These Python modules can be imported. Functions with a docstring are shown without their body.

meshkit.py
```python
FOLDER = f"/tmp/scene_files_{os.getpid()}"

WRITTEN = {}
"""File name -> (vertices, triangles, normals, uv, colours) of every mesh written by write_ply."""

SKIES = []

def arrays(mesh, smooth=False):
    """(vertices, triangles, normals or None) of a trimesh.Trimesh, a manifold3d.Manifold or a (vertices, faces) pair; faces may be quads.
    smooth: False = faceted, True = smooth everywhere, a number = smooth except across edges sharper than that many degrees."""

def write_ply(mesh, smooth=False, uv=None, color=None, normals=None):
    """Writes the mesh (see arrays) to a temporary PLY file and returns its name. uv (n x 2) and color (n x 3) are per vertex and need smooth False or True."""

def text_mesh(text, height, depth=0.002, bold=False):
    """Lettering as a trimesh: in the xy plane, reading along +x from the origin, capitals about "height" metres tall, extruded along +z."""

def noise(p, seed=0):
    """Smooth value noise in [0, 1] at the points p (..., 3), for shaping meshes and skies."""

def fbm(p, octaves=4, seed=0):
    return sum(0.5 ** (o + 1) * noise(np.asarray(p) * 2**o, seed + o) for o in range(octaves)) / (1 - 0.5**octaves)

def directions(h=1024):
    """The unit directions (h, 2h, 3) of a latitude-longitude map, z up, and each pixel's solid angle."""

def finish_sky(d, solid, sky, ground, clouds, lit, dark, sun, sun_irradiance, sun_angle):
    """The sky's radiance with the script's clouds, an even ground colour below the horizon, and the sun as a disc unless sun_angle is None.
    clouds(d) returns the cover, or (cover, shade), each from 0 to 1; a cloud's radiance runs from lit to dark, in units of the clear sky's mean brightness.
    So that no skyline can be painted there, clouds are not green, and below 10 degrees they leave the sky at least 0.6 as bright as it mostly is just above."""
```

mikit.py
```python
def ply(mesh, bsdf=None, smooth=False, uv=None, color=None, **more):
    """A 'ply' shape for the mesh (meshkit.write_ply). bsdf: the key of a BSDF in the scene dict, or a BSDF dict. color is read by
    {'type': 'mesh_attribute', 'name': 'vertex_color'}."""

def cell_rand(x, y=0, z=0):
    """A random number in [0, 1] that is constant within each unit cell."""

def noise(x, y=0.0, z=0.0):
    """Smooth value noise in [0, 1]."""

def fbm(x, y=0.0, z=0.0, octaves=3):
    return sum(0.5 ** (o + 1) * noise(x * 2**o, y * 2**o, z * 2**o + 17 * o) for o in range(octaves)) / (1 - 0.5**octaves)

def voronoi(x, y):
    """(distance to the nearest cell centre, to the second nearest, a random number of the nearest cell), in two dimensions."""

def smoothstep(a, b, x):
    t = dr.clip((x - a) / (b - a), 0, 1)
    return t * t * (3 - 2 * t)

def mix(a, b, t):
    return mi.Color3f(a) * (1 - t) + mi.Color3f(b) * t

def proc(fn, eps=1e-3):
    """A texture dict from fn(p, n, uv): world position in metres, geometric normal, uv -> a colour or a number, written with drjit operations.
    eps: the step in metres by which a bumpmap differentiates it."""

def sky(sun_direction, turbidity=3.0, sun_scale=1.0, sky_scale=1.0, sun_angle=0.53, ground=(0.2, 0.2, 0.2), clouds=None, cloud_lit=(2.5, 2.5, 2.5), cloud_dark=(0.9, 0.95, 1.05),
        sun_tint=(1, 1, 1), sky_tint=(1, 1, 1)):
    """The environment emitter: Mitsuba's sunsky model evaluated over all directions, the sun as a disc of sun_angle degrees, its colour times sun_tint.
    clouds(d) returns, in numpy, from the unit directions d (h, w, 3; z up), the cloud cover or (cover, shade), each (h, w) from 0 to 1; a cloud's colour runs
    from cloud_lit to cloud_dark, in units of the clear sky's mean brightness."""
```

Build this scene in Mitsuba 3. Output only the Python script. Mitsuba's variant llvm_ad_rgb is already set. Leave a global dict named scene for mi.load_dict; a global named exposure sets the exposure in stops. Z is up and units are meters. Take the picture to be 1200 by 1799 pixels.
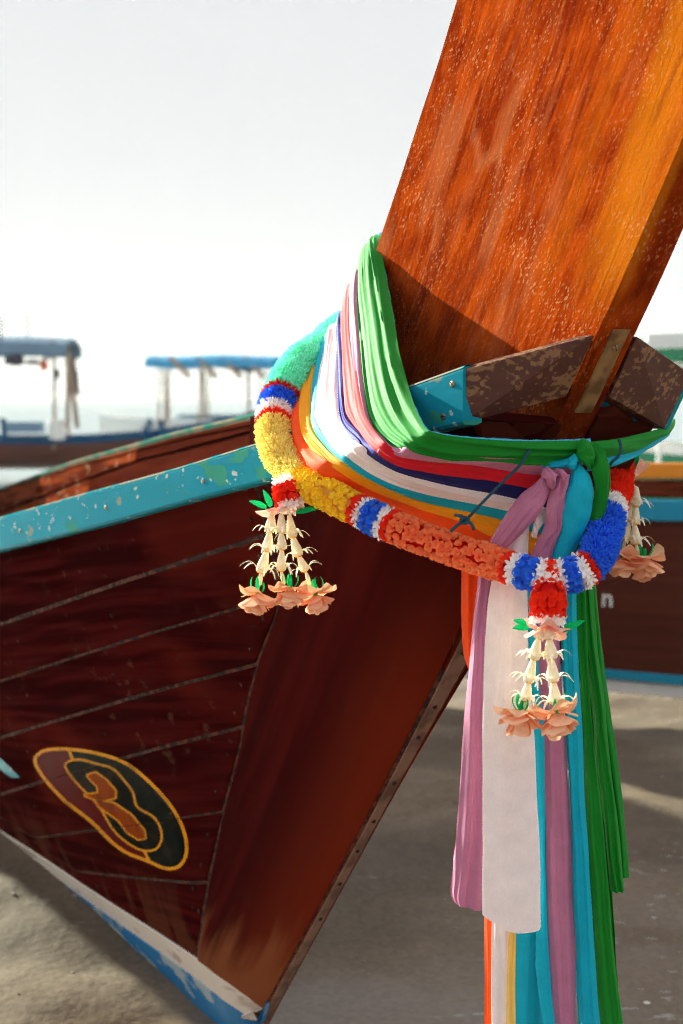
import math
import numpy as np, trimesh, shapely
from shapely.geometry import Polygon, LineString
import drjit as dr
import mitsuba as mi
import mikit, meshkit
from mikit import proc, noise, fbm, voronoi, smoothstep, mix, cell_rand

T4 = mi.ScalarTransform4f
rng = np.random.default_rng(7)
scene, labels = {}, {}

# ------------------------------------------------------------------ camera, sky, exposure
EYE = np.array([0.0, 0.0, 1.5])
FPX, CX, CY, HORIZON = 2500.0, 600.0, 899.5, 700.0        # focal length and centre for a 1200 x 1799 frame
PITCH = math.atan((CY - HORIZON) / FPX)
FWD = np.array([0, math.cos(PITCH), -math.sin(PITCH)])
UPV = np.array([0, math.sin(PITCH), math.cos(PITCH)])
scene['camera'] = {'type': 'thinlens', 'fov': math.degrees(2 * math.atan(600 / FPX)), 'fov_axis': 'x',
                   'aperture_radius': 0.0065, 'focus_distance': 2.5, 'near_clip': 0.05, 'far_clip': 9000.0,
                   'to_world': T4().look_at(origin=EYE.tolist(), target=(EYE + FWD).tolist(), up=[0, 0, 1])}
SUN = np.array([-0.842, 0.818, 0.40])


def cloud_cover(d):
    n = meshkit.fbm(d * np.array([3.0, 3.0, 6.0]) + 4.0, 4, 3)
    shade = np.clip(0.15 + 0.7 * d[..., 2] + 0.9 * (n - 0.5), 0, 1)
    return 1.0 + 0 * n, shade


scene['sky'] = mikit.sky(SUN.tolist(), turbidity=2.6, sun_scale=1.0, sky_scale=1.0, sun_angle=0.8, clouds=cloud_cover,
                         cloud_lit=(1.02, 1.035, 1.07), cloud_dark=(1.01, 1.035, 1.08), sun_tint=(1.0, 1.40, 2.0), ground=(0.2, 0.19, 0.18))
exposure = 3.5

# ------------------------------------------------------------------ points
def ray(px, py):
    d = FWD + (np.asarray(px, float)[..., None] - CX) / FPX * np.array([1, 0, 0]) - (np.asarray(py, float)[..., None] - CY) / FPX * UPV
    return d


def at(px, py, Y):
    d = ray(px, py)
    return EYE + d * (np.asarray(Y, float) / d[..., 1])[..., None]


HEAD = math.radians(32)                                   # the bow points to the right and towards the camera
F = np.array([math.sin(HEAD), -math.cos(HEAD), 0.0])       # forward
STB = np.array([-math.cos(HEAD), -math.sin(HEAD), 0.0])    # starboard
ORG = at(1085, 600, 2.4); ORG[2] = 0.0


def boat(s, lat, z):
    """Boat frame: s metres aft of the stem head, lat metres to starboard, z above the sand."""
    s, lat, z = np.broadcast_arrays(np.asarray(s, float), lat, z)
    return ORG - s[..., None] * F + lat[..., None] * STB + z[..., None] * np.array([0, 0, 1.0])


def to_boat(p):
    q = np.asarray(p) - ORG
    return -(q @ F), q @ STB, np.asarray(p)[..., 2]


def hit_lat(px, py, lat_of):
    """Where the sight line meets the upright surface lat = lat_of(s, z): gives s, z."""
    px, py = np.broadcast_arrays(np.asarray(px, float), np.asarray(py, float))
    d = ray(px, py); lo, hi = np.full(px.shape, 1.2), np.full(px.shape, 16.0)

    def g(Y):
        s, l, z = to_boat(EYE + d * (Y / d[..., 1])[..., None])
        return l - lat_of(s, z)
    Ys = np.linspace(1.2, 14, 260)
    vals = np.stack([g(np.full(px.shape, y)) for y in Ys])
    sign = (vals[:-1] > 0) & (vals[1:] <= 0)
    k = np.where(sign.any(0), sign.argmax(0), len(Ys) - 2)
    lo, hi = Ys[k], Ys[k + 1]
    for _ in range(40):
        m = (lo + hi) / 2; pos = g(m) > 0
        lo, hi = np.where(pos, m, lo), np.where(pos, hi, m)
    s, l, z = to_boat(EYE + d * (lo / d[..., 1])[..., None])
    return s, z


# ------------------------------------------------------------------ mesh helpers
def tri(v, f):
    return trimesh.Trimesh(np.asarray(v, float), np.asarray(f, int), process=False)


def cat(ms):
    return trimesh.util.concatenate(ms)


def quads(n, m, o=0):
    i, j = np.meshgrid(np.arange(n - 1), np.arange(m - 1), indexing='ij')
    a = (i * m + j).ravel() + o
    return np.vstack([np.stack([a, a + m, a + m + 1], 1), np.stack([a, a + m + 1, a + 1], 1)])


def grid(P):
    n, m = P.shape[:2]
    return tri(P.reshape(-1, 3), quads(n, m))


def strip(A, B):
    return grid(np.stack([A, B], 1))


def grid_normals(P):
    du, dv = np.gradient(P, axis=0), np.gradient(P, axis=1)
    n = np.cross(du, dv)
    return n / (np.linalg.norm(n, axis=-1, keepdims=True) + 1e-12)


def shell(P, th, bevel=0.003, out=None):
    """A plank: the face P with its border turned down by a bevel, and side walls th deep."""
    N = grid_normals(P)
    if out is not None and (N @ out).mean() < 0:
        P = P[::-1]; N = grid_normals(P)
    ring = lambda Q: np.concatenate([Q[:, 0], Q[-1, 1:], Q[-2::-1, -1], Q[0, -2:0:-1], Q[:1, 0]])
    c = P.mean((0, 1)); r, nr = ring(P), ring(N)
    inner = P.copy()
    du = np.gradient(P, axis=0); dv = np.gradient(P, axis=1)
    du /= np.linalg.norm(du, axis=-1, keepdims=True) + 1e-9; dv /= np.linalg.norm(dv, axis=-1, keepdims=True) + 1e-9
    inner[0] += du[0] * bevel; inner[-1] -= du[-1] * bevel; inner[:, 0] += dv[:, 0] * bevel; inner[:, -1] -= dv[:, -1] * bevel
    ri = ring(inner)
    m = cat([grid(inner), strip(ri, r - nr * bevel), strip(r - nr * bevel, r - nr * th)])
    m.merge_vertices()
    return m


def hexa(a, b, back, bevel=0.004):
    """A board: front face a-b-... given as 4 corners (ccw list a), thickness vector back; edges chamfered by a hull."""
    import manifold3d as m3
    pts = np.array(list(a) + [p + back for p in a])
    if b is not None:
        pts = np.array(list(a) + list(b))
    c = pts.mean(0); out = []
    for p in pts:
        d = (c - p); d /= np.linalg.norm(d)
        for e in np.eye(3):
            out += [p + d * bevel * 1.7 + e * bevel * 0.5, p + d * bevel * 1.7 - e * bevel * 0.5]
    return to_tri(m3.Manifold.hull_points(np.array(out)))


def to_tri(man):
    m = man.to_mesh()
    return tri(m.vert_properties[:, :3], m.tri_verts)


def sweep(pts, r, sides=10, caps=True):
    p = np.asarray(pts, float); n = len(p)
    t = np.gradient(p, axis=0); t /= np.linalg.norm(t, axis=1, keepdims=True) + 1e-12
    ref = np.array([0, 0, 1.0]) if abs(t[0, 2]) < 0.9 else np.array([1.0, 0, 0])
    a = np.cross(t[0], ref); a /= np.linalg.norm(a); A = []
    for k in range(n):
        a = a - t[k] * (a @ t[k]); a /= np.linalg.norm(a); A.append(a)
    A = np.array(A); B = np.cross(t, A); ang = np.arange(sides) * 2 * np.pi / sides
    r = np.broadcast_to(np.asarray(r, float), (n,))
    V = p[:, None] + r[:, None, None] * (np.cos(ang)[None, :, None] * A[:, None] + np.sin(ang)[None, :, None] * B[:, None])
    i, j = np.meshgrid(np.arange(n - 1), np.arange(sides), indexing='ij'); j2 = (j + 1) % sides
    q = np.stack([i * sides + j, i * sides + j2, (i + 1) * sides + j2, (i + 1) * sides + j], -1).reshape(-1, 4)
    f = np.vstack([q[:, [0, 1, 2]], q[:, [0, 2, 3]]]); v = V.reshape(-1, 3)
    if caps:
        k = np.arange(sides); v = np.vstack([v, p[0], p[-1]]); o = n * sides
        f = np.vstack([f, np.stack([(k + 1) % sides, k, k * 0 + o], 1), np.stack([(n - 1) * sides + k, (n - 1) * sides + (k + 1) % sides, k * 0 + o + 1], 1)])
    return tri(v, f)


def spline(pts, n, closed=False):
    from scipy.interpolate import CubicSpline, PchipInterpolator
    p = np.asarray(pts, float)
    if closed: p = np.vstack([p, p[:1]])
    d = np.r_[0, np.cumsum(np.linalg.norm(np.diff(p[:, :2] if p.shape[1] > 2 and p[:, 2].max() < 60 and p[:, 0].max() > 60 else p, axis=0), axis=1) + 1e-9)]
    x = np.linspace(0, d[-1], n + (1 if closed else 0))
    if closed:
        return CubicSpline(d, p, bc_type='periodic')(x)[:-1]
    return PchipInterpolator(d, p)(x)


def box(c, size, rot=None):
    m = trimesh.creation.box(size)
    if rot is not None: m.apply_transform(rot)
    m.apply_translation(c); return m


def bar(a, b, w, h=None):
    """A squared bar from a to b."""
    a, b = np.asarray(a, float), np.asarray(b, float); d = b - a; L = np.linalg.norm(d); d /= L
    ref = np.array([0, 0, 1.0]) if abs(d[2]) < 0.95 else np.array([1.0, 0, 0])
    x = np.cross(d, ref); x /= np.linalg.norm(x); y = np.cross(x, d)
    m = trimesh.creation.box([w, h or w, L]); M = np.eye(4); M[:3, 0], M[:3, 1], M[:3, 2], M[:3, 3] = x, y, d, (a + b) / 2
    m.apply_transform(M); return m


def frame(o, z, roll=0.0, scale=1.0):
    z = np.asarray(z, float); z = z / np.linalg.norm(z)
    x = np.cross(z, [0.31, 0.47, 0.83]); x /= np.linalg.norm(x); y = np.cross(z, x)
    c, s = math.cos(roll), math.sin(roll); M = np.eye(4)
    M[:3, 0], M[:3, 1], M[:3, 2], M[:3, 3] = (c * x + s * y) * scale, (c * y - s * x) * scale, z * scale, o
    return M


def moved(m, M):
    return tri(m.vertices @ M[:3, :3].T + M[:3, 3], m.faces)


def numbered(k):
    if k not in scene and k not in labels: return k
    i = 1
    while f'{k}_{i:03d}' in scene or f'{k}_{i:03d}' in labels: i += 1
    return f'{k}_{i:03d}'


def obj(name, mesh, bsdf, parent=None, smooth=35, M=None, **kw):
    key = numbered(f'{parent}__{name}' if parent else name)
    d = dict(mesh) if isinstance(mesh, dict) else mikit.ply(mesh, bsdf, smooth=smooth)
    if isinstance(mesh, dict) and bsdf: d['bsdf'] = {'type': 'ref', 'id': bsdf}
    if M is not None: d['to_world'] = T4(M)
    scene[key] = d
    if kw: labels[key] = kw
    return key


def thing(name, label, category, group=None):
    key = numbered(name); labels[key] = {'label': label, 'category': category}
    if group: labels[key]['group'] = group
    return key


# ------------------------------------------------------------------ materials
def lin(*c):
    return [((x / 255 + 0.055) / 1.055) ** 2.4 if x > 10 else x / 255 / 12.92 for x in c]


def two(b):
    return {'type': 'twosided', 'bsdf': b}


def rgb(c):
    return {'type': 'rgb', 'value': list(map(float, c))}


def mat(name, color, rough=0.6, bump=None, bump_eps=1e-3, **kw):
    b = {'type': 'principled', 'base_color': color if isinstance(color, dict) else rgb(color), 'roughness': rough, **kw}
    if bump is not None:
        b = {'type': 'bumpmap', 'nested_texture': proc(bump, bump_eps), 'scale': 1.0, 'bsdf': b}
    scene[name] = two(b)


Fv, Sv, Ov = [mi.Vector3f(*map(float, v)) for v in (F, STB, ORG)]


def bs(p):
    q = p - Ov
    return -dr.dot(q, Fv), dr.dot(q, Sv), p.z


def c3(*v): return mi.Color3f(*map(float, v))


def board_wood(p, n, uv):
    s, l, z = bs(p)
    a = s + 0.62 * (z - 1.5) - 0.10 * (z - 1.5) * (z - 1.5)          # across the grain of the raked stem board
    w = fbm(s * 2.0, l * 2, z * 1.6, 3)
    g = .30 * fbm(a * 24 + w * 4, l * 8, z * 2.4, 4) + .34 * fbm(a * 150 + w * 9, l * 30, z * 16, 3) + .36 * fbm(a * 34, l * 20, z * 20, 4)
    fine = fbm(a * 220, l * 60, z * 6, 2)
    col = mix(c3(.18, .014, .002), c3(.42, .058, .004), smoothstep(.30, .70, g))
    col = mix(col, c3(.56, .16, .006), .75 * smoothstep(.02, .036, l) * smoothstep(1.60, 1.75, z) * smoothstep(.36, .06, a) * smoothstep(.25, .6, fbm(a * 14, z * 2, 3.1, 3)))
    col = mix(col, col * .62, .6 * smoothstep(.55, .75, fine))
    col = mix(col, col * .35, smoothstep(1.62, 1.50, z) * .8)  # shade under the breasthook, painted into the wood colour
    col = mix(col, c3(.12, .012, .006), .55 * smoothstep(.60, .8, fbm(a * 16, l, z * 4 + 7, 4)))
    lines = smoothstep(.045, .0, dr.abs(noise(a * 20 + w * 3, z * 1.8, 2.0) - .5))
    col = mix(col, c3(.52, .20, .085), .24 * lines * smoothstep(.35, .62, fbm(a * 5, z * 2, 6.0, 2)))
    col = mix(col, c3(.44, .13, .05), .42 * smoothstep(.46, .70, fbm(a * 30 + w * 5, l * 20, z * 5, 4)) * smoothstep(.40, .62, fbm(s * 4, 1.0, z * 2.6, 3)))
    spk = smoothstep(.55, .74, fbm(a * 300, l * 260, z * 170, 3)) * (.22 + .78 * smoothstep(.40, .68, fbm(s * 11, l * 9, z * 8 + 3, 4)))
    col = mix(col, c3(.60, .28, .13), .6 * spk)
    return col


def hull_wood(p, n, uv):
    s, l, z = bs(p)
    v = z + .17 * s
    w = fbm(s * 1.5, 0.0, z * 3, 3)
    g = fbm(s * 3, v * 55 + w * 3, 1.0, 4)
    col = mix(c3(.026, .0018, .0022), c3(.066, .0048, .0044), smoothstep(.25, .8, g))
    col = mix(col, c3(.125, .011, .0060), .55 * smoothstep(.52, .75, fbm(s * 2.2, z * 4, 9.0, 3)))
    col = mix(col, c3(.20, .10, .06), .22 * smoothstep(.70, .84, fbm(s * 26, z * 40, 4.0, 3)) * smoothstep(.45, .7, fbm(s * 4, z * 4, 1.0, 2)))
    col = mix(col, c3(.13, .045, .022), .45 * smoothstep(.34, .10, z) * smoothstep(.45, .62, fbm(s * 18, z * 5, 2.0, 3)))
    return col


def s_front_d(z):
    k = [float(v) for v in POLY]
    return ((k[0] * z + k[1]) * z + k[2]) * z + k[3]


def bow_wood(p, n, uv):
    s, l, z = bs(p)
    a = s + .75 * (z - 1.5)
    g = fbm(a * 30, z * 2.2, 5.0, 4)
    col = mix(c3(.036, .0022, .0028), c3(.078, .0056, .0048), smoothstep(.25, .8, g))
    col = mix(col, c3(.21, .024, .006), .62 * smoothstep(.22, .0, s - s_front_d(z) + .16 * (g - .5)) * smoothstep(1.35, .8, z))  # gleam along the stem edge, mixed into the wood colour
    col = mix(col, c3(.26, .088, .035), .70 * smoothstep(.27, .06, z + .3 * (fbm(a * 40, z * 5, 1.0, 3) - .5)))
    return col


def plank_bump(p, n, uv):
    s, l, z = bs(p)
    return .0007 * fbm(s * 6, (z + .17 * s) * 90, l * 5, 3) + .0004 * noise(s * 90, z * 160, 0.0)


def board_bump(p, n, uv):
    s, l, z = bs(p)
    a = s + 0.62 * (z - 1.5)
    return .0008 * fbm(a * 90, l * 40, z * 5, 3) + .0003 * noise(s * 210, l * 210, z * 210)


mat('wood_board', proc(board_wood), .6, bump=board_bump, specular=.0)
mat('wood_hull', proc(hull_wood), .5, bump=plank_bump, specular=.0)
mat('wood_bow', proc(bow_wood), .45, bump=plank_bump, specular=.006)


def caulk(p, n, uv):
    return mix(c3(.014, .004, .004), c3(.105, .034, .017), smoothstep(.38, .70, fbm(p.x * 60, p.y * 60, p.z * 60, 3)))


mat('caulking', proc(caulk), .9)


def inner_wood(p, n, uv):
    s, l, z = bs(p)
    g = fbm(s * 4, (z + .1 * s) * 60, 2.0, 4)
    col = mix(c3(.06, .010, .005), c3(.20, .036, .012), smoothstep(.3, .72, g))
    return mix(col, c3(.5, .33, .2), .5 * smoothstep(.66, .85, fbm(s * 30, z * 60, 2.0, 3)))


mat('wood_inner', proc(inner_wood), .65, bump=plank_bump, specular=.0)
mat('wood_inner_dark', proc(lambda p, n, uv: mix(c3(.025, .004, .003), c3(.09, .016, .008), fbm(bs(p)[0] * 4, (p.z + .1 * bs(p)[0]) * 60, 5.0, 4))), .7, bump=plank_bump, specular=.0)


def worn_wood(p, n, uv):
    m = smoothstep(.52, .64, fbm(p.x * 120, p.y * 120, p.z * 120, 4) + .8 * (fbm(p.x * 19, p.y * 19, p.z * 19, 3) - .55))
    base = mix(c3(.050, .012, .009), c3(.10, .024, .015), fbm(p.x * 9, p.y * 9, p.z * 60, 3))
    return mix(base, c3(.28, .15, .065), .65 * m)


mat('wood_worn', proc(worn_wood), .55, bump=lambda p, n, uv: .0012 * fbm(p.x * 60, p.y * 60, p.z * 60, 3))


def teal_paint(p, n, uv):
    s, l, z = bs(p)
    base = mix(c3(.004, .22, .33), c3(.007, .27, .39), fbm(s * 3, z * 5, 0.0, 3))
    chip = smoothstep(.58, .63, fbm(s * 15, l * 9, z * 20, 4)) * smoothstep(.46, .60, fbm(s * 2.3 + 4, z * 2, 1.0, 2))
    base = mix(base, c3(.030, .26, .20), chip)
    base = mix(base, c3(.22, .28, .24), smoothstep(.74, .78, fbm(s * 26 + 5, l * 20, z * 26, 4)))
    return mix(base, c3(.55, .60, .58), .7 * smoothstep(.76, .79, fbm(s * 50, z * 60, 2.0, 3)))


mat('teal_paint', proc(teal_paint), .35, bump=lambda p, n, uv: .0006 * fbm(p.x * 40, p.y * 40, p.z * 60, 3), specular=.03)
mat('teal_worn_edge', proc(lambda p, n, uv: mix(c3(.015, .24, .28), c3(.24, .25, .21), smoothstep(.42, .56, fbm(p.x * 26, p.y * 26, p.z * 26, 4)))), .8, specular=.0)
mat('green_worn_edge', proc(lambda p, n, uv: mix(c3(.05, .17, .13), c3(.20, .19, .14), smoothstep(.40, .6, fbm(p.x * 12, p.y * 12, p.z * 40, 4)))), .85, specular=.0)
mat('brass', proc(lambda p, n, uv: mix(c3(.34, .20, .085), c3(.16, .085, .035), smoothstep(.4, .7, fbm(p.x * 40, p.y * 40, p.z * 25, 4)))), .42, metallic=.55)
mat('grey_strip', proc(lambda p, n, uv: mix(c3(.20, .12, .085), c3(.10, .05, .035), smoothstep(.35, .7, fbm(p.x * 30, p.y * 30, p.z * 12, 4)))), .5)
mat('screw_metal', lin(150, 125, 100), .4, metallic=.8)
mat('dark_slot', lin(30, 22, 20), .8)
mat('white_paint', proc(lambda p, n, uv: mix(c3(.62, .56, .50), c3(.36, .29, .24), .8 * smoothstep(.55, .75, fbm(p.x * 14, p.y * 14, p.z * 30, 4)))), .5)
mat('blue_paint', proc(lambda p, n, uv: mix(c3(.010, .16, .38), c3(.30, .38, .43), smoothstep(.56, .68, fbm(p.x * 9, p.y * 9, p.z * 14, 4)))), .45)
for nm, c in dict(emblem_yellow=(222, 148, 34), emblem_maroon=(92, 6, 16), emblem_green=(6, 16, 15), emblem_black=(4, 3, 4), emblem_orange=(140, 56, 8)).items():
    a = lin(*c)
    mat(nm, proc(lambda p, n, uv, a=a: mix(c3(*a), c3(a[0] * .55 + .02, a[1] * .55 + .01, a[2] * .55 + .008), smoothstep(.5, .75, fbm(p.x * 30, p.y * 30, p.z * 30, 4)))), .5, specular=.01)


def cloth_mat(name, c, sheen=.6):
    a = lin(*c)
    weave = lambda p, n, uv: .00012 * noise(p.x * 900, p.y * 900, p.z * 900) + .0006 * fbm(p.x * 34, p.y * 34, p.z * 12, 3)
    f = lambda p, n, uv: c3(*a) * (.90 + .16 * fbm(p.x * 40, p.y * 40, p.z * 40, 3)) * (.95 + .1 * noise(p.x * 700, p.y * 700, p.z * 250))
    mat(name, proc(f), .72, bump=weave, bump_eps=5e-4, sheen=sheen, sheen_tint=.5, specular=.25)


CLOTH = dict(green=(8, 128, 34), mauve=(186, 116, 150), red=(214, 22, 44), navy=(22, 26, 96), white=(246, 233, 234), teal=(0, 170, 200),
             amber=(252, 165, 16), orange=(252, 84, 14), salmon=(250, 110, 95), cream=(250, 205, 110), lightblue=(70, 180, 220))
for k, c in CLOTH.items():
    cloth_mat('cloth_' + k, c)


def petal_mat(name, c, trans=.35, rough=.5):
    a = lin(*c)
    scene[name] = {'type': 'principledthin', 'base_color': proc(lambda p, n, uv, a=a: c3(*a) * (.88 + .2 * noise(p.x * 160, p.y * 160, p.z * 160))), 'roughness': rough, 'diff_trans': trans, 'spec_trans': 0.0, 'eta': 1.4}


for nm, c in dict(teal=(150, 255, 230), red=(250, 62, 36), blue=(60, 130, 246), white=(255, 252, 250), paleyellow=(255, 240, 150), yellow=(255, 222, 60),
                  coral=(255, 150, 98), pink=(255, 196, 182), peach=(255, 206, 170), ivory=(255, 250, 228), gold=(255, 206, 110), leaf=(20, 190, 110), darkred=(226, 36, 36)).items():
    petal_mat('petal_' + nm, c)
mat('cord_fibre', lin(20, 70, 92), .8)

# ------------------------------------------------------------------ ground and sea
def sand_color(p, n, uv):
    base = mix(c3(.135, .098, .070), c3(.245, .18, .122), fbm(p.x * 1.2, p.y * 1.2, 0.0, 4))
    base = mix(base, base * .55, .7 * smoothstep(.5, .68, fbm(p.x * .9 + 3, p.y * 1.4, 2.0, 4)))
    grain = fbm(p.x * 70, p.y * 70, 1.0, 3)
    base = base * (.75 + .5 * grain)
    return mix(base, c3(.36, .33, .30), .8 * smoothstep(.70, .78, fbm(p.x * 18, p.y * 46, 3.0, 4)) * smoothstep(.5, .62, fbm(p.x * 1.3, p.y * 1.3, 8.0, 2)))


mat('sand', proc(sand_color), proc(lambda p, n, uv: .30 + .45 * smoothstep(.38, .55, fbm(p.x * .9 + 3, p.y * 1.4, 2.0, 4))), bump=lambda p, n, uv: .006 * fbm(p.x * 7, p.y * 7, 0.0, 4) + .0012 * fbm(p.x * 60, p.y * 60, 0.0, 3), specular=.4)
mat('sea_water', [.25, .31, .33], .30, bump=lambda p, n, uv: .05 * fbm(p.x * 1.1, p.y * 2.2, 0.0, 4), bump_eps=.02, specular=.6)


def axis(lo, hi, near_lo, near_hi, step, grow=1.16):
    a = list(np.arange(near_lo, near_hi, step)); d = step
    while a[-1] < hi: d *= grow; a.append(min(a[-1] + d, hi))
    d = step
    while a[0] > lo: d *= grow; a.insert(0, max(a[0] - d, lo))
    return np.array(a)


gx, gy = axis(-950, 950, -2.6, 3.2, .035), axis(-60, 1300, 2.6, 9.0, .035)
GX, GY = np.meshgrid(gx, gy, indexing='ij')
Pg = np.stack([GX, GY, GX * 0], -1)
hz = .05 * (meshkit.fbm(Pg * .55, 4, 5) - .5) + .055 * (meshkit.fbm(Pg * np.array([2.2, 3.0, 1]), 3, 6) - .5)
fade = np.exp(-np.maximum(0, np.hypot(GX, GY - 5) - 8) / 12)
shore = GY - 15 + .25 * GX + 2 * (meshkit.fbm(Pg * .12, 2, 9) - .5)
Pg[..., 2] = hz * fade - .13 - .055 * np.clip(shore, 0, 40)
_s, _l, _ = to_boat(np.stack([GX, GY, 0 * GX], -1))
Pg[..., 2] += np.clip((_s - 1.5) * .20, 0, .26) * np.clip(1 - (_s - 8) / 4, 0, 1) * np.clip(1 - (_l - .10) / .9, 0, 1) * np.clip(1 + (_l + .3) / .8, 0, 1)
g = grid(Pg)
if g.face_normals[:, 2].mean() < 0: g.invert()
obj('beach_ground', g, 'sand', smooth=True, kind='structure', label='brown damp beach sand under the boats', category='sand')
wx, wy = axis(-980, 980, -10, 10, 5.0, 1.3), axis(8.0, 1340, 8, 60, 4.0, 1.3)
WX, WY = np.meshgrid(wx, wy, indexing='ij')
w = grid(np.stack([WX, WY, WX * 0 - .27], -1))
if w.face_normals[:, 2].mean() < 0: w.invert()
obj('sea', w, 'sea_water', smooth=True, kind='structure', label='bright glaring sea behind the boats', category='sea')

def shell_piece(px_, py_, r, label):
    k = thing('seashell', label, 'shell', 'shells on the sand')
    d = ray(np.float64(px_), np.float64(py_)); p = EYE + d * ((EYE[2] + .125) / -d[2])
    fan = trimesh.creation.icosphere(2, r); v = fan.vertices
    ang = np.arctan2(v[:, 1], v[:, 0]); v = v * np.array([1, .8, .4]) * (1 + .08 * np.cos(9 * ang))[:, None]
    obj('valve', tri(v + p, fan.faces), 'shell_white', k, smooth=True)
mat('shell_white', lin(225, 215, 200), .5)
shell_piece(1036, 1757, .012, 'small white shell on the sand right of the long green sash end')
shell_piece(1136, 1762, .010, 'tiny white shell on the sand at the lower right corner')
r_ = np.random.default_rng(12); bits = []
from scipy.interpolate import RegularGridInterpolator
_gz = RegularGridInterpolator((gx, gy), Pg[..., 2])
for _ in range(420):
    x, y = r_.uniform(-1.6, 2.8), r_.uniform(3.3, 7.5); rr_ = .002 + .005 * r_.random() ** 3
    b = trimesh.creation.icosphere(1, rr_); b.vertices *= np.array([1.3, .9, .55]) * (.8 + .4 * r_.random(3)); b.apply_translation([x, y, float(_gz((x, y))) + rr_ * .3]); bits.append(b)
mat('pebble', proc(lambda p, n, uv: mix(c3(.10, .08, .06), c3(.55, .50, .44), cell_rand(p.x * 30, p.y * 30))), .7)
obj('beach_debris', cat(bits), 'pebble', smooth=True, kind='stuff', label='scattered shell bits and grit on the damp sand', category='debris')
# ------------------------------------------------------------------ the longtail boat: shape functions
def stem_half(z):
    t = np.clip((np.asarray(z, float) - .55) / .95, 0, 1); return .017 + .0255 * t * t * (3 - 2 * t)
FRONT_PX = np.array([(1300, 0), (1247, 125), (1200, 253), (1147, 377), (1092, 505), (1047, 595), (1000, 700), (962, 780), (880, 968), (811, 1127), (780, 1186), (700, 1337), (600, 1526), (460, 1790)], float)
fs, fz = hit_lat(FRONT_PX[:, 0], FRONT_PX[:, 1], lambda s, z: stem_half(z))
o = np.argsort(fz); FZ, FS = fz[o], fs[o]
FZ = np.r_[-.16, FZ, FZ[-1] + .2, FZ[-1] + .55]
sl = (FS[-1] - FS[-3]) / (FZ[-2 - 1] - FZ[-2 - 3])
FS = np.r_[FS[0] + .75 * (FZ[1] + .16), FS, FS[-1] + (FS[-1] - FS[-3]) / (FZ[-3] - FZ[-5]) * .19, FS[-1] + (FS[-1] - FS[-3]) / (FZ[-3] - FZ[-5]) * .48]
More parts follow.
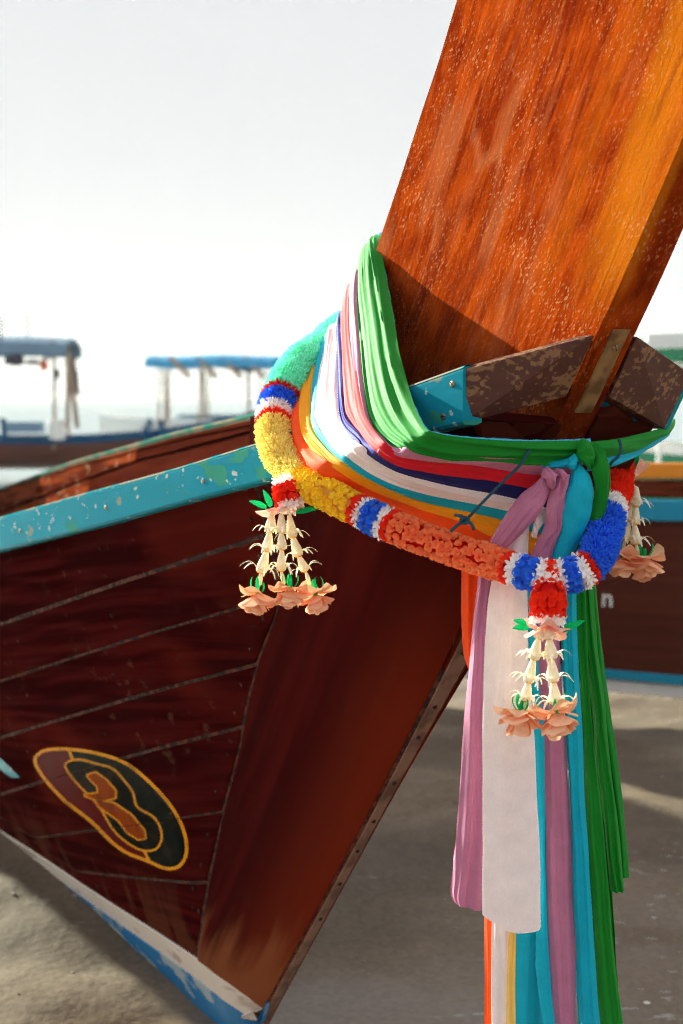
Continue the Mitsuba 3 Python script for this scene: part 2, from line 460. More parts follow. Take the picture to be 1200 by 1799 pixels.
POLY = np.polyfit(FZ[1:-2], FS[1:-2], 3)
FS[1:-2] = .35 * FS[1:-2] + .65 * np.polyval(POLY, FZ[1:-2])
from scipy.interpolate import PchipInterpolator
_fz = np.linspace(FZ[0], FZ[-1], 240); FS = PchipInterpolator(FZ, FS)(_fz); FZ = _fz
def s_front(z): return np.interp(z, FZ, FS)
def z_keel(s): return np.interp(s, FS[::-1][np.argsort(FS[::-1])], FZ[::-1][np.argsort(FS[::-1])])
REAR_PX = np.array([(797, 0), (768, 100), (735, 200), (700, 310), (665, 415), (637, 500), (610, 590), (590, 680)], float)
rs, rz = hit_lat(REAR_PX[:, 0], REAR_PX[:, 1], lambda s, z: s * 0 + .0425)
o = np.argsort(rz); RZ, RS = np.r_[rz[o], rz[o][-1] + .25, rz[o][-1] + .55], np.r_[rs[o], rs[o][-1] + (rs[o][-1] - rs[o][-3]) / (rz[o][-1] - rz[o][-3]) * .24, rs[o][-1] + (rs[o][-1] - rs[o][-3]) / (rz[o][-1] - rz[o][-3]) * .50]
def s_rear(z): return np.interp(z, RZ, RS)

B0, W0, TAN = .11, .21, math.tan(math.radians(8))
def lat_rail(s):
    s = np.asarray(s, float)
    far = .21 + TAN * np.minimum(s - B0, 4.1) + .20 * (1 - np.exp(-np.maximum(s - B0 - 4.1, 0) * TAN / .20))
    near = .0425 + (W0 - .0425) * np.sqrt(np.clip(s / B0, 0, 1))
    return np.where(s < B0, near, far)
RAIL_OUT = .028
TOP_PX = np.array([(-160, 951), (0, 909), (152, 866), (303, 825), (451, 779), (590, 727), (707, 682), (830, 640)], float)
BOT_PX = np.array([(-160, 1008), (0, 968), (173, 925), (347, 877), (483, 842), (620, 801), (752, 762), (806, 747)], float)
ts, tz = hit_lat(TOP_PX[:, 0], TOP_PX[:, 1], lambda s, z: lat_rail(s) + RAIL_OUT)
bs_, bz = hit_lat(BOT_PX[:, 0], BOT_PX[:, 1], lambda s, z: lat_rail(s) + RAIL_OUT)
def z_top(s): return np.interp(s, np.r_[ts[::-1], 4.5, 9], np.r_[tz[::-1], tz[0] - .06, tz[0] - .04])
def z_bot(s): return np.interp(s, np.r_[bs_[::-1], 4.5, 9], np.r_[bz[::-1], bz[0] - .06, bz[0] - .04])


def hull_lat(s, z):
    s, z = np.asarray(s, float), np.asarray(z, float)
    z0, zr = z_keel(s), z_top(s) - .012
    u = np.clip((z - z0) / np.maximum(zr - z0, .02), 0, 1)
    p = np.interp(s, [.1, .6, 1.6, 2.7, 5], [.72, .80, .77, .72, .50])
    h = stem_half(z0)
    return h + (lat_rail(s) - h) * u ** p


def hull_hit(px, py):
    return hit_lat(px, py, hull_lat)


def hull_pt(s, z, out=0.0): return boat(s, hull_lat(s, z) + out, z)

BOAT = thing('longtail_boat', 'dark red wooden longtail boat with tall upswept bow, chipped turquoise rail and painted number 3', 'boat')

# upper stem board (stands between the rails, curves up out of the frame)
zz = np.r_[np.linspace(1.37, 1.45, 6), np.linspace(1.47, FZ[-1], 60)]
sf, sr = s_front(zz), s_rear(zz); th = np.interp(zz, [1.15, 1.5, 2.2, 2.8], [.022, .0425, .040, .03])
c = .007
rows = []
for k in range(len(zz)):
    L = th[k]; a, b = sf[k], sr[k]
    q = np.linspace(a + c, b - c, 22)
    sec = [(x, L) for x in q] + [(b, L - c)] + [(b, -L + c)] + [(x, -L) for x in q[::-1]] + [(a, -L + c), (a, L - c), (a + c, L)]
    sec = np.array(sec); rows.append(boat(sec[:, 0], sec[:, 1], zz[k] + 0 * sec[:, 0]))
P = np.array(rows)
m = cat([grid(P), grid(P[[-1, -1]] * np.array([[[1.0]], [[0]]]) + np.array([[[0.0]], [[1]]]) * P[-1].mean(0))])
m.merge_vertices(); trimesh.repair.fix_normals(m)
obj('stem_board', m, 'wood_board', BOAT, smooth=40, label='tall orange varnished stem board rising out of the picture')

# cutwater below: front face between the two bow planks
zc = np.linspace(-.158, 1.368, 60); a, L = s_front(zc), stem_half(zc)
sec = [(0.03, 1), (0.004, 1), (0, .85), (0, -.85), (.004, -1), (.03, -1)]
P = np.stack([boat(a + q, L * k, zc) for q, k in sec], 1)
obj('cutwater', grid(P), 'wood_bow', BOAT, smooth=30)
zb = np.linspace(-.15, 1.29, 50); a, L = s_front(zb), stem_half(zb)
P = np.stack([boat(a + q, L * k, zb) for q, k in [(.001, .92), (-.004, .88), (-.004, -.5), (.001, -.55)]], 1)
ob = obj('stem_strip', grid(P), 'grey_strip', BOAT, smooth=30, label='grey brown strip nailed down the lower stem edge')
for k in range(9):
    z = .28 + .1 * k + .03 * rng.random()
    p = boat(s_front(z) - .005, stem_half(z) * .3, z)
    obj('nail', moved(trimesh.creation.cylinder(.0045, .004, sections=10), frame(p, F + np.array([0, 0, -.5]))), 'dark_slot', ob)
zb = np.linspace(1.475, s_front(0) * 0 + np.interp(0, [0, 1], [1.615, 2]), 20); a = s_front(zb)
P = np.stack([boat(a + q, l, zb) for q, l in [(.001, .0185), (-.003, .0175), (-.005, .0150), (-.005, -.017), (-.003, -.0195), (.001, -.0205)]], 1)
P = np.concatenate([np.stack([boat(a[:1] + .001, l, zb[:1]) for l in [.0185, .0175, .0150, -.017, -.0195, -.0205]], 1), P, np.stack([boat(a[-1:] + .001, l, zb[-1:]) for l in [.0185, .0175, .0150, -.017, -.0195, -.0205]], 1)])
bb = obj('brass_strip', grid(P), 'brass', BOAT, smooth=30, label='tarnished brass strip on the front edge of the stem')
def screw(p, nrm, r, parent, mat_='screw_metal'):
    M = frame(p, nrm, rng.random() * 6)
    ring = trimesh.creation.revolve(np.array([[0, .0016], [r * .7, .0015], [r * .95, .0006], [r, -.002]]), sections=14)
    k = obj('screw', moved(ring, M), mat_, parent, smooth=40)
    if parent.count('__') < 2:
        pass
    return k, moved(box([0, 0, .0012], [r * 1.7, r * .28, .0014]), M)
z = 1.585; k, sl_ = screw(boat(s_front(z) - .005, -.002, z), F + np.array([0, 0, -.35]), .0065, bb)
obj('screw_slot', sl_, 'dark_slot', bb)

# hull planks between the seams (pixel seams -> station/height)
V_PX = np.array([(492, 1040), (483, 1083), (454, 1158), (433, 1237), (420, 1315), (390, 1432), (366, 1549), (353, 1631), (345, 1680)], float)
vs, vz = hull_hit(V_PX[:, 0], V_PX[:, 1])
o = np.argsort(vz); VZ, VS = np.r_[-.05, vz[o], 1.6], np.r_[vs[o][0] + .04, vs[o], vs[o][-1] - .02]
def s_joint(z): return np.interp(z, VZ, VS)
SEAMS = [[(0, 1096), (146, 1050), (333, 983), (437, 950)], [(0, 1196), (187, 1142), (333, 1092), (421, 1067)], [(0, 1296), (208, 1233), (442, 1169)],
         [(60, 1378), (217, 1332), (420, 1280)], [(160, 1460), (329, 1436), (390, 1428)], [(173, 1536), (364, 1551)]]
lines = []
for sm in SEAMS:
    sm = np.array(sm, float); s_, z_ = hull_hit(sm[:, 0], sm[:, 1])
    k = np.polyfit(s_, z_, 1); lines.append(k)
WHITE_PX = np.array([(80, 1510), (140, 1551), (200, 1590), (270, 1634), (340, 1680), (372, 1704), (405, 1728), (438, 1752), (466, 1773)], float)
ws, wz = hull_hit(WHITE_PX[:, 0], WHITE_PX[:, 1])
def seam_z(i, s):
    if i == 0: return z_top(s) - .035
    if i == len(lines) + 1: return white_z(s)
    base = lines[i - 1][0] * np.minimum(s, 2.6) + lines[i - 1][1]
    return np.clip(base, white_z(s) + .035 * (len(lines) + 1 - i), z_top(s) - .06 * i)
def white_z(s): return np.interp(s, ws[np.argsort(ws)], wz[np.argsort(ws)])
S_END = 11.5
ss = np.r_[np.linspace(0, 1, 60) ** 1.0 * 2.4, np.linspace(2.5, S_END, 22)]
for i in range(len(lines) + 1):
    rows = []
    for v in np.linspace(0, 1, 12):
        # start on the butt joint, then aft
        s0 = 1.0
        for _ in range(30):
            zt = seam_z(i, s0) * (1 - v) + seam_z(i + 1, s0) * v
            s0 = .5 * s0 + .5 * float(s_joint(zt))
        s = s0 + .0045 + (ss - 0) / S_END * (S_END - s0 - .0045)
        z = (seam_z(i, s) - (.0026 if i else 0)) * (1 - v) + (seam_z(i + 1, s) + .0026) * v
        rows.append(hull_pt(s, z, .0015 * ((i * 7) % 3 - 1)))
    obj('hull_plank', shell(np.array(rows).transpose(1, 0, 2), .022, .005, STB), 'wood_hull', BOAT, smooth=35)
for i in range(len(lines) + 1):
    for q, ds in ((.28, .030), (.72, .034), (.5, .62), (.4, 1.15)):
        s0 = 1.0
        for _ in range(30):
            zt = seam_z(i, s0) * (1 - q) + seam_z(i + 1, s0) * q; s0 = .5 * s0 + .5 * float(s_joint(zt))
        s1 = s0 + ds + .01 * rng.random(); z1 = float(seam_z(i, s1) * (1 - q) + seam_z(i + 1, s1) * q)
        obj('nail', moved(trimesh.creation.cylinder(.0042, .003, sections=10), frame(hull_pt(s1, z1, .0022), STB + np.array([0, 0, -.4]))), 'caulking', BOAT, smooth=False)
# wide bow plank from the stem to the butt joint
rows = []
zlist = np.linspace(0, 1, 46)
for q in np.linspace(0, 1, 16):
    row = []
    for v in zlist:
        s_guess = .8
        z_hi = z_top(.35) - .03 - .0
        z = (1 - v) * z_hi + v * (float(white_z(.95 + .4 * q)) - .004)
        a_ = s_front(z) + .004; b_ = s_joint(z) - .0045
        s = a_ + (b_ - a_) * q
        if v > .5:
            for _ in range(25):
                zb_ = float(white_z(s)) - .004; z = (1 - v) * z_hi + v * zb_
                s = .5 * s + .5 * (float(s_front(z)) + .004 + (float(s_joint(z)) - .0045 - float(s_front(z)) - .004) * q)
        row.append(hull_pt(s, min(z, float(np.interp(s, [.09, .16], [z_bot(.12) - .004, z_top(.16) - .03]))), .002))
    rows.append(row)
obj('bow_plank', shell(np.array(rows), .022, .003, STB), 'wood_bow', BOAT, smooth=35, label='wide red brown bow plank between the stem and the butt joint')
# caulking backing behind the joints, 9 mm in
sb = np.r_[np.linspace(.45, 2.4, 60), np.linspace(2.5, S_END, 20)]
P = np.stack([hull_pt(sb, z_keel(sb) + (z_top(sb) - .04 - z_keel(sb)) * v, -.0035) for v in np.linspace(0.0, 1, 40)], 1)
obj('caulking', grid(P), 'caulking', BOAT, smooth=True, label='pale crumbling caulking in the plank joints')
sq = np.linspace(.10, .6, 30)
zq = np.where(sq < .2, np.interp(sq, [.09, .2], [float(z_bot(.12)) - .006, float(z_top(.2)) - .05]), z_top(sq) - .05)
P = np.stack([hull_pt(sq, z_keel(sq) + (np.maximum(zq, z_keel(sq) + .002) - z_keel(sq)) * v, -.010) for v in np.linspace(0.0, 1, 20)], 1)
obj('bow_lining', grid(P), 'wood_inner_dark', BOAT, smooth=True)
# white stripe, blue bottom
def band_between(fa, fb, s0, s1, name, matn, n=70, m=8, out=.001, **kw):
    s = np.r_[np.linspace(s0, 3.0, n), np.linspace(3.1, s1, 16)]
    rows = []
    for v in np.linspace(0, 1, m):
        z = fa(s) * (1 - v) + fb(s) * v; s2 = np.maximum(s, s_front(z) + .004); rows.append(hull_pt(s2, fa(s2) * (1 - v) + fb(s2) * v, out))
    P = np.stack(rows, 1)
    return obj(name, shell(P, .012, .002, STB), matn, BOAT, smooth=35, **kw)
s_w = float(s_front(.10)) + .004
white_lo = lambda s: white_z(s) - np.interp(s, [0, 1.2, 2.6, 4], [.088, .080, .052, .04])
band_between(lambda s: white_z(s) - .002, white_lo, s_w, S_END, 'white_stripe', 'white_paint', label='scuffed white stripe along the bottom of the hull')
band_between(lambda s: white_lo(s) - .002, lambda s: np.maximum(z_keel(s), -.158), s_w + .05, S_END, 'blue_bottom', 'blue_paint', m=14, label='worn blue paint below the white stripe')
# port side of the hull (mirrored, leaning up a little: the boat lists to starboard on the sand)
P_TAN = math.tan(math.radians(5))
def lat_port(s): return np.where(np.asarray(s) < B0, -lat_rail(s), -(W0 + P_TAN * (np.minimum(np.asarray(s), 5) - B0)))
PT_PX = np.array([(-130, 896), (0, 852), (125, 812), (245, 778), (300, 762), (450, 729)], float)
PB_PX = np.array([(-130, 905), (15, 857), (125, 817.5), (245, 785), (300, 769), (450, 735)], float)
PL_PX = np.array([(-130, 944), (105, 859), (170, 836), (250, 807), (300, 796), (450, 757)], float)
pts, ptz = hit_lat(PT_PX[:, 0], PT_PX[:, 1], lambda s, z: lat_port(s))
_o = np.argsort(pts); _ps, _pzz = np.r_[.05, pts[_o], 12], np.r_[ptz[_o][0] + .06, ptz[_o], ptz[_o][-1] - .1]
def port_lat(s, z):
    h = stem_half(z_keel(s)); v = np.clip((np.asarray(z) - z_keel(s)) / (np.interp(s, _ps, _pzz) - .02 - z_keel(s)), 0, 1)
    return -(h + (-lat_port(s) - h) * v ** .7)
def pz(px, extra=0.0):
    s_, z_ = hit_lat(px[:, 0], px[:, 1], lambda s, z: port_lat(s, z) + .012); o = np.argsort(s_)
    s_, z_ = np.r_[.05, s_[o], 12], np.r_[z_[o][0] + .06, z_[o], z_[o][-1] - .1]
    return lambda s: np.interp(s, s_, z_) + extra
p_top, p_cap, p_mid = pz(PT_PX), pz(PB_PX), pz(PL_PX)
sp = np.r_[np.linspace(.34, 5, 60), np.linspace(5.2, S_END, 10)]
P = np.stack([boat(sp, lat_port(sp) + q, p_cap(sp) + dz) for q, dz in [(.0, 0), (.004, .012), (.0, .02), (-.055, .02), (-.058, .0), (-.058, -.09), (-.03, -.09)]], 1)
obj('port_rail', grid(P), 'green_worn_edge', BOAT, smooth=30, label='pale green worn rail of the far side')
def inner(fa, fb, s0, s1, matn, off):
    s = np.linspace(s0, s1, 40)
    P = np.stack([boat(s, port_lat(s, fa(s) * (1 - v) + fb(s) * v) + .010 + off, fa(s) * (1 - v) + fb(s) * v) for v in np.linspace(0, 1, 8)], 1)
    obj('inner_plank', shell(P, .02, .003, STB), matn, BOAT, smooth=35)
sj = float(hit_lat(np.array([248.0]), np.array([795.0]), lambda s, z: lat_port(s))[0][0]); sj2 = float(hit_lat(np.array([172.0]), np.array([842.0]), lambda s, z: lat_port(s))[0][0])
inner(lambda s: p_cap(s) - .001, lambda s: p_mid(s) + .004, .3, sj - .002, 'wood_inner_dark', .004)
inner(lambda s: p_cap(s) - .001, lambda s: p_mid(s) + .004, sj + .002, S_END, 'wood_inner', .005)
inner(lambda s: p_mid(s) - .004, lambda s: p_mid(s) - .16, .3, sj2 - .002, 'wood_inner_dark', .001)
inner(lambda s: p_mid(s) - .004, lambda s: p_mid(s) - .16, sj2 + .002, S_END, 'wood_inner', .002)
sq = np.r_[np.linspace(.09, 2.4, 60), np.linspace(2.5, S_END, 20)]
zpt = np.where(sq < .45, np.minimum(p_top(sq) - .03, np.interp(sq, [.09, .45], [1.455, 1.50])), p_top(sq) - .03)
zpt = np.maximum(zpt, z_keel(sq) + .004)
P = np.stack([boat(sq, port_lat(sq, z_keel(sq) + (zpt - z_keel(sq)) * v), z_keel(sq) + (zpt - z_keel(sq)) * v) for v in np.linspace(0, 1, 24)], 1)
obj('port_side', shell(P, .02, .003, -STB), 'wood_inner_dark', BOAT, smooth=35)
bk = np.array([(-.226, 1.458), (-.15, 1.36), (0, 1.24), (.12, 1.36), (.19, 1.46)])  # dark sheet added to stand in for shade inside the bow
_v, _f = trimesh.creation.triangulate_polygon(Polygon(bk), engine='earcut')
_a, _b = boat(.135, _v[:, 0], _v[:, 1]), boat(.155, _v[:, 0], _v[:, 1]); _n = len(bk); _q = np.arange(_n)
_sa, _sb = boat(.135, bk[:, 0], bk[:, 1]), boat(.155, bk[:, 0], bk[:, 1])
obj('bow_shade_sheet', cat([tri(_a, _f), tri(_b, _f[:, ::-1]), strip(np.r_[_sa, _sa[:1]], np.r_[_sb, _sb[:1]])]), 'wood_inner_dark', BOAT, smooth=False)
# floorboards inside
sd = np.linspace(1.0, S_END, 40)
zd = np.interp(sd, [0, 1, 3, 9], [1.15, .75, .45, .4])
P = np.stack([boat(sd, v * np.minimum(hull_lat(sd, zd), -lat_port(sd)) * .96, zd) for v in np.linspace(-1, 1, 9)], 1)
obj('floor', grid(P), 'wood_inner_dark', BOAT, smooth=True)

# unseen roof over the middle, added to shade the sand beside the bow
xx, yy = np.linspace(6.9, 11.2, 24), np.linspace(-1, 1, 13)
P = np.stack([boat(xx, .92 * y + 0 * xx, 2.05 - .14 * y ** 2 + 0 * xx) for y in yy], 1)
ADDED_ROOF = obj('canopy', shell(P, .03, .005, np.array([0, 0, 1.0])), 'canopy_blue', BOAT, smooth=30)
xs_ = np.linspace(4.95, 11.1, 34)
P = np.stack([boat(xs_, .90 + .012 * np.sin(xs_ * 9) * q, 1.90 - .84 * q + 0 * xs_) for q in np.linspace(0, 1, 6)], 1)
obj('added_shade_screen', shell(P, .01, .002, STB), 'canopy_blue', ADDED_ROOF, smooth=30)  # unseen screen, added to block sun from the sand along the hull
obj('post', bar(boat(4.97, .86, .8), boat(4.97, .86, 1.94), .05), 'wood_inner', ADDED_ROOF, smooth=False)
obj('roof_beam', bar(boat(4.9, .86, 1.93), boat(7.1, .86, 1.93), .05), 'wood_inner', ADDED_ROOF, smooth=False)  # pole and beam added only to carry that screen
for x in (7.0, 9.0, 11.0):
    for sg in (-1, 1):
        obj('post', bar(boat(x, sg * .60, .7), boat(x, sg * .80, 1.94), .05), 'wood_inner', ADDED_ROOF, smooth=False)

# starboard rail
sa = np.r_[np.linspace(B0 + .002, 3.2, 80), np.linspace(3.3, S_END, 24)]
sec = [(-.012, 0, .004), (-.012, 1, -.004), (-.008, 1, 0), (.022, 1, 0), (.0265, 1, -.003), (.028, 1, -.008), (.028, 0, .006), (.024, 0, .001), (0.0, 0, 0), (-.012, 0, .004)]
P = np.stack([boat(sa, lat_rail(sa) + l, np.where(k, z_top(sa), z_bot(sa)) + dz) for l, k, dz in sec], 1)
end = P[0].mean(0)
m = cat([grid(P), tri(np.vstack([P[0], end + F * .001]), [[i, i + 1, len(sec)] for i in range(len(sec) - 1)])]); m.merge_vertices(); trimesh.repair.fix_normals(m)
RAIL = obj('rail', m, 'teal_paint', BOAT, smooth=35, label='chipped turquoise rail along the near side')
P = np.stack([boat(sa, lat_rail(sa) + l, z_top(sa) + dz) for l, dz in [(-.0125, -.001), (-.011, .0035), (.018, .0035), (.024, .0015), (.0275, -.0022)]], 1)
obj('worn_edge', grid(P), 'teal_worn_edge', RAIL, smooth=35, label='worn pale top edge of the rail')
for px, py in [(35, 933), (186, 892), (357, 845), (795, 675), (779, 732)]:
    s_, z_ = hit_lat(np.array([float(px)]), np.array([float(py)]), lambda s, z: lat_rail(s) + RAIL_OUT)
    p = boat(s_[0], lat_rail(s_[0]) + RAIL_OUT + .0004, z_[0]); nrm = STB + F * TAN
    k, sl_ = screw(p, nrm, .0055 if px < 700 else .006, RAIL)
    obj('screw_slot', sl_, 'dark_slot', RAIL)

# breasthook: one blunt board on each side of the stem
def block(name, A, back, matn, **kw):
    obj(name, hexa(A, None, back, .003), matn, BOAT, smooth=20, **kw)
cs = boat(B0, W0 + RAIL_OUT, 0)
stbA = [boat(B0 - .006, W0 + RAIL_OUT - .002, float(z_top(B0 + .01)) - .002), boat(s_front(1.605) + .004, .0455, 1.606), boat(s_front(1.503) + .004, .0455, 1.503), boat(B0 + .012, W0 + RAIL_OUT - .004, float(z_bot(B0 + .01)) + .002)]
block('breasthook', stbA, -F * .035, 'wood_worn', label='worn brown breasthook board left of the stem')
ptA = [boat(s_front(1.605) + .004, -.0455, 1.606), at(1214., 656., 2.62), at(1168., 754., 2.63), boat(s_front(1.503) + .004, -.0455, 1.503)]
block('breasthook', ptA, -F * .035, 'wood_worn', label='worn brown breasthook board right of the stem, most of its paint rubbed off')
pe = [ptA[1] + .003 * F, ptA[1] + .012 * np.array([.85, .53, 0]), ptA[2] + .012 * np.array([.85, .53, 0]), ptA[2] + .003 * F]
block('port_rail_end', pe, -F * .30, 'teal_paint')

# ------------------------------------------------------------------ painted number 3 in its oval
def crop5(pts): return np.array(pts, float) / 2.3077 + np.array([0, 1250])
outer = spline(crop5([(140, 190), (165, 160), (225, 145), (330, 150), (430, 170), (520, 205), (610, 275), (690, 360), (740, 440), (768, 530), (760, 600), (730, 635), (680, 643), (610, 615), (520, 580), (440, 520), (370, 450), (280, 380), (200, 300), (150, 230)]), 120, True)
three = spline(crop5([(265, 215), (310, 190), (390, 205), (460, 225), (520, 285), (552, 335), (563, 378), (620, 415), (660, 470), (665, 520), (640, 560), (590, 568), (520, 535), (460, 480), (430, 430), (390, 370), (330, 310), (280, 250)]), 110, True)
up3 = (crop5([(362, 258), (395, 247), (440, 280), (476, 322), (474, 348), (440, 358), (395, 356), (352, 338), (408, 330), (402, 300), (382, 282)]))
lo3 = (crop5([(395, 360), (470, 372), (540, 420), (592, 482), (596, 512), (568, 516), (525, 488), (490, 440), (440, 405), (410, 385)]))
OUT, THREE = Polygon(outer).buffer(0), Polygon(three).buffer(0)
fig = Polygon(up3).buffer(0).union(Polygon(lo3).buffer(0)).buffer(1.6)
ringp = OUT.buffer(-6).difference(THREE)
cut = LineString(crop5([(270, 120), (305, 205)])).buffer(2.5).union(LineString(crop5([(585, 555), (640, 660)])).buffer(2.5))
JOINTS = shapely.union_all([LineString(q).buffer(.6) for q in SEAMS[3:5]])
pieces = sorted([g for g in ringp.difference(cut).geoms if g.area > 60], key=lambda g: g.centroid.x)
EMB = obj('number_emblem', None or tri([[0, 0, 0]] * 3, [[0, 1, 2]]), 'emblem_yellow', BOAT)
def paint(poly, name, matn, lift, parent=None, **kw):
    ms = []
    poly = poly.difference(JOINTS) if lift < .0042 or True else poly
    for g in getattr(poly, 'geoms', [poly]):
        v, f = trimesh.creation.triangulate_polygon(g.segmentize(9.0), engine='earcut')
        v3 = np.c_[v, np.zeros(len(v))]
        v3, f = trimesh.remesh.subdivide_to_size(v3, f, 10.0)
        s_, z_ = hull_hit(v3[:, 0], v3[:, 1])
        ms.append(tri(hull_pt(s_, z_, lift), f))
    m = cat(ms); m.merge_vertices()
    if (m.face_normals @ STB).mean() < 0: m.invert()
    if parent: return obj(name, m, matn, parent, smooth=True, **kw)
    d = mikit.ply(m, matn, smooth=True); scene[EMB] = d; labels[EMB] = kw
paint(OUT, 'number_emblem', 'emblem_yellow', .0035, label='painted oval emblem with the number 3 in yellow outlines')
for g, nm in zip([pieces[0], pieces[-1]], ['emblem_maroon', 'emblem_green']):
    paint(g, 'oval_field', nm, .0041, EMB)
paint(THREE.buffer(-4.0), 'numeral_black', 'emblem_black', .0047, EMB)  # black paint of the figure inside its yellow outline
paint(fig.buffer(1.4), 'numeral_edge', 'emblem_yellow', .0053, EMB)
paint(fig.buffer(-1.6), 'numeral', 'emblem_orange', .0059, EMB)
stroke = Polygon([(-30, 1320), (4, 1332), (20, 1348), (38, 1366), (22, 1366), (4, 1352), (-30, 1338)])
paint(stroke, 'painted_stroke', 'teal_paint', .0045, BOAT, label='tail of a turquoise painted letter')


# ------------------------------------------------------------------ cloth
def resample(pl, n):
    p = np.asarray(pl, float)
    d = np.r_[0, np.cumsum(np.linalg.norm(np.diff(p[:, :2], axis=0), axis=1) + 1e-9)]
    from scipy.interpolate import PchipInterpolator
    return PchipInterpolator(d, p)(np.linspace(0, d[-1], n))


def cloth(A, B, nu=110, nv=30, folds=3, amp=.006, bulge=.01, seed=0, soft=False, wander=.25, ragged=0.0, tuck=0.0, fine_amp=.18, layered=False):
    """A sheet between two edge lines (x, y, depth), with lengthwise folds that wander, raised towards the outside."""
    A, B = resample(A, nu), resample(B, nu)
    if soft:
        u1 = np.linspace(0, 1, nu)
        for e_, sd in ((A, 3), (B, 4)):
            nz = meshkit.fbm(np.stack([u1 * 5 + seed * 3.7, 0 * u1 + sd, 0 * u1], -1), 3, seed) - .5
            e_[:, 0] += 7 * nz * np.minimum(1, u1 * 3); e_[:, 2] += .022 * (meshkit.fbm(np.stack([u1 * 3 + seed, 0 * u1 + sd * 1.1, 0 * u1 + 2], -1), 2, seed) - .5) * np.minimum(1, u1 * 2)
    v = np.linspace(0, 1, nv)[None, :, None]
    Q = A[:, None] * (1 - v) + B[:, None] * v
    P = at(Q[..., 0], Q[..., 1], Q[..., 2])
    N = grid_normals(P)
    flip = np.sign(((EYE - P) * N).sum(-1).mean()); N = N * flip
    u_ = np.linspace(0, 1, nu)[:, None]; v_ = v[..., 0]
    X = np.stack(np.broadcast_arrays(u_ * 2.3 + seed * 7.1, v_ * 1.5, 0 * u_), -1)
    wob = meshkit.fbm(X, 3, seed) - .5
    X2 = np.stack(np.broadcast_arrays(u_ * 5 + seed * 3.3, v_ * folds * 1.0, 1.5 + 0 * u_), -1)
    big = .35 + 1.3 * meshkit.fbm(X2, 2, seed + 5)
    ph = np.pi * (folds * v_ + wob * wander * folds * 2)
    h = (.5 - .5 * np.cos(2 * ph)) if soft else np.abs(np.sin(ph)) ** .75
    Xr = np.stack(np.broadcast_arrays(u_ * 1.1 + seed * 5.7, v_ * folds * (1.7 if soft else 1.15) + wob * 1.2, 0 * u_ + .5), -1)
    ridge = 1 - np.abs(2 * meshkit.fbm(Xr, 3, seed + 21) - 1) * 1.9
    h = (.30 * h + .95 * np.clip(ridge, 0, 1)) if not soft else (.75 * h + .40 * np.clip(ridge, 0, 1))
    win = np.clip(np.minimum(v_, 1 - v_) / .14, 0, 1) if layered else 1.0
    D = amp * big * h * win + bulge * (np.sin(np.pi * np.clip(v_, 0.0, 1)) ** .6 - 1) * (np.where(v_ < .5, .45, 1.3) if layered else 1) + .0006 * (meshkit.fbm(np.stack(np.broadcast_arrays(u_ * 14, v_ * 5, 0 * u_), -1), 2, seed) - .5)
    X3 = np.stack(np.broadcast_arrays(u_ * 3.1 + seed, v_ * folds * 3.0, 4.5 + 0 * u_), -1)
    fine = meshkit.fbm(X3, 2, seed + 9)
    D = D + fine_amp * amp * np.clip(fine * 2 - .5, 0, 1.2) * np.abs(np.sin(np.pi * (folds * 3.3 * v_ + wob * 2.2))) ** .8
    if tuck: D = D - tuck * (np.clip((.1 - v_) / .1, 0, 1) + np.clip((v_ - .9) / .1, 0, 1))
    P = P + N * D[..., None]
    if ragged:
        j = rng.normal(0, ragged, nu)
        P[:, 0] += (P[:, 0] - P[:, 1]) / (np.linalg.norm(P[:, 0] - P[:, 1], axis=-1, keepdims=True) + 1e-9) * np.abs(j)[:, None]
    return grid(P)


def c1(pts): return np.array(pts, float) / 2.4 + np.array([400, 560])
def px(*pts): return np.array(pts, float)

# boundaries between the sashes, from the knot (right) along the front, round the rail and up
BND = [
    np.vstack([px((1035, 780), (950, 782), (850, 778)), c1([(840, 487), (790, 420), (735, 270), (700, 130), (683, 0)]), px((672, 490), (662, 419))]),
    np.vstack([px((1030, 806), (960, 818)), c1([(1200, 605), (900, 590), (760, 560), (680, 530), (620, 470), (590, 400), (565, 200), (555, 60)]), px((627, 520), (636, 455))]),
    np.vstack([px((1000, 836), (950, 834)), c1([(1190, 643), (1000, 606), (750, 583), (660, 540), (600, 470), (558, 390), (535, 200), (520, 50)]), px((616, 540), (622, 490))]),
    np.vstack([px((985, 872), (940, 862)), c1([(1190, 700), (900, 650), (750, 615), (640, 560), (560, 480), (500, 400), (490, 270), (485, 150), (478, 30)]), px((602, 545))]),
    np.vstack([px((975, 905), (930, 888)), c1([(1190, 765), (900, 705), (750, 660), (650, 610), (560, 550), (500, 480), (468, 400), (464, 200), (465, 80)]), px((595, 566))]),
    np.vstack([px((965, 925), (925, 910)), c1([(1190, 815), (1000, 775), (800, 740), (600, 665), (500, 600), (420, 530), (362, 430), (368, 300), (385, 200), (405, 110)]), px((574, 588))]),
    np.vstack([px((955, 950), (915, 934)), c1([(1150, 865), (1000, 818), (800, 762), (600, 675), (500, 611), (418, 540), (354, 430), (359, 300), (374, 190), (384, 140)]), px((563, 612))]),
    np.vstack([px((945, 985), (900, 962)), c1([(1100, 922), (1000, 862), (800, 790), (560, 690), (420, 620), (330, 540), (297, 430), (310, 310), (345, 240)]), px((550, 640))]),
    np.vstack([px((925, 1000), (880, 985)), c1([(1050, 965), (900, 910), (720, 835), (560, 765), (350, 655), (284, 545), (256, 440), (272, 360)]), px((524, 690))]),
]
REAR3 = (665., 415.)
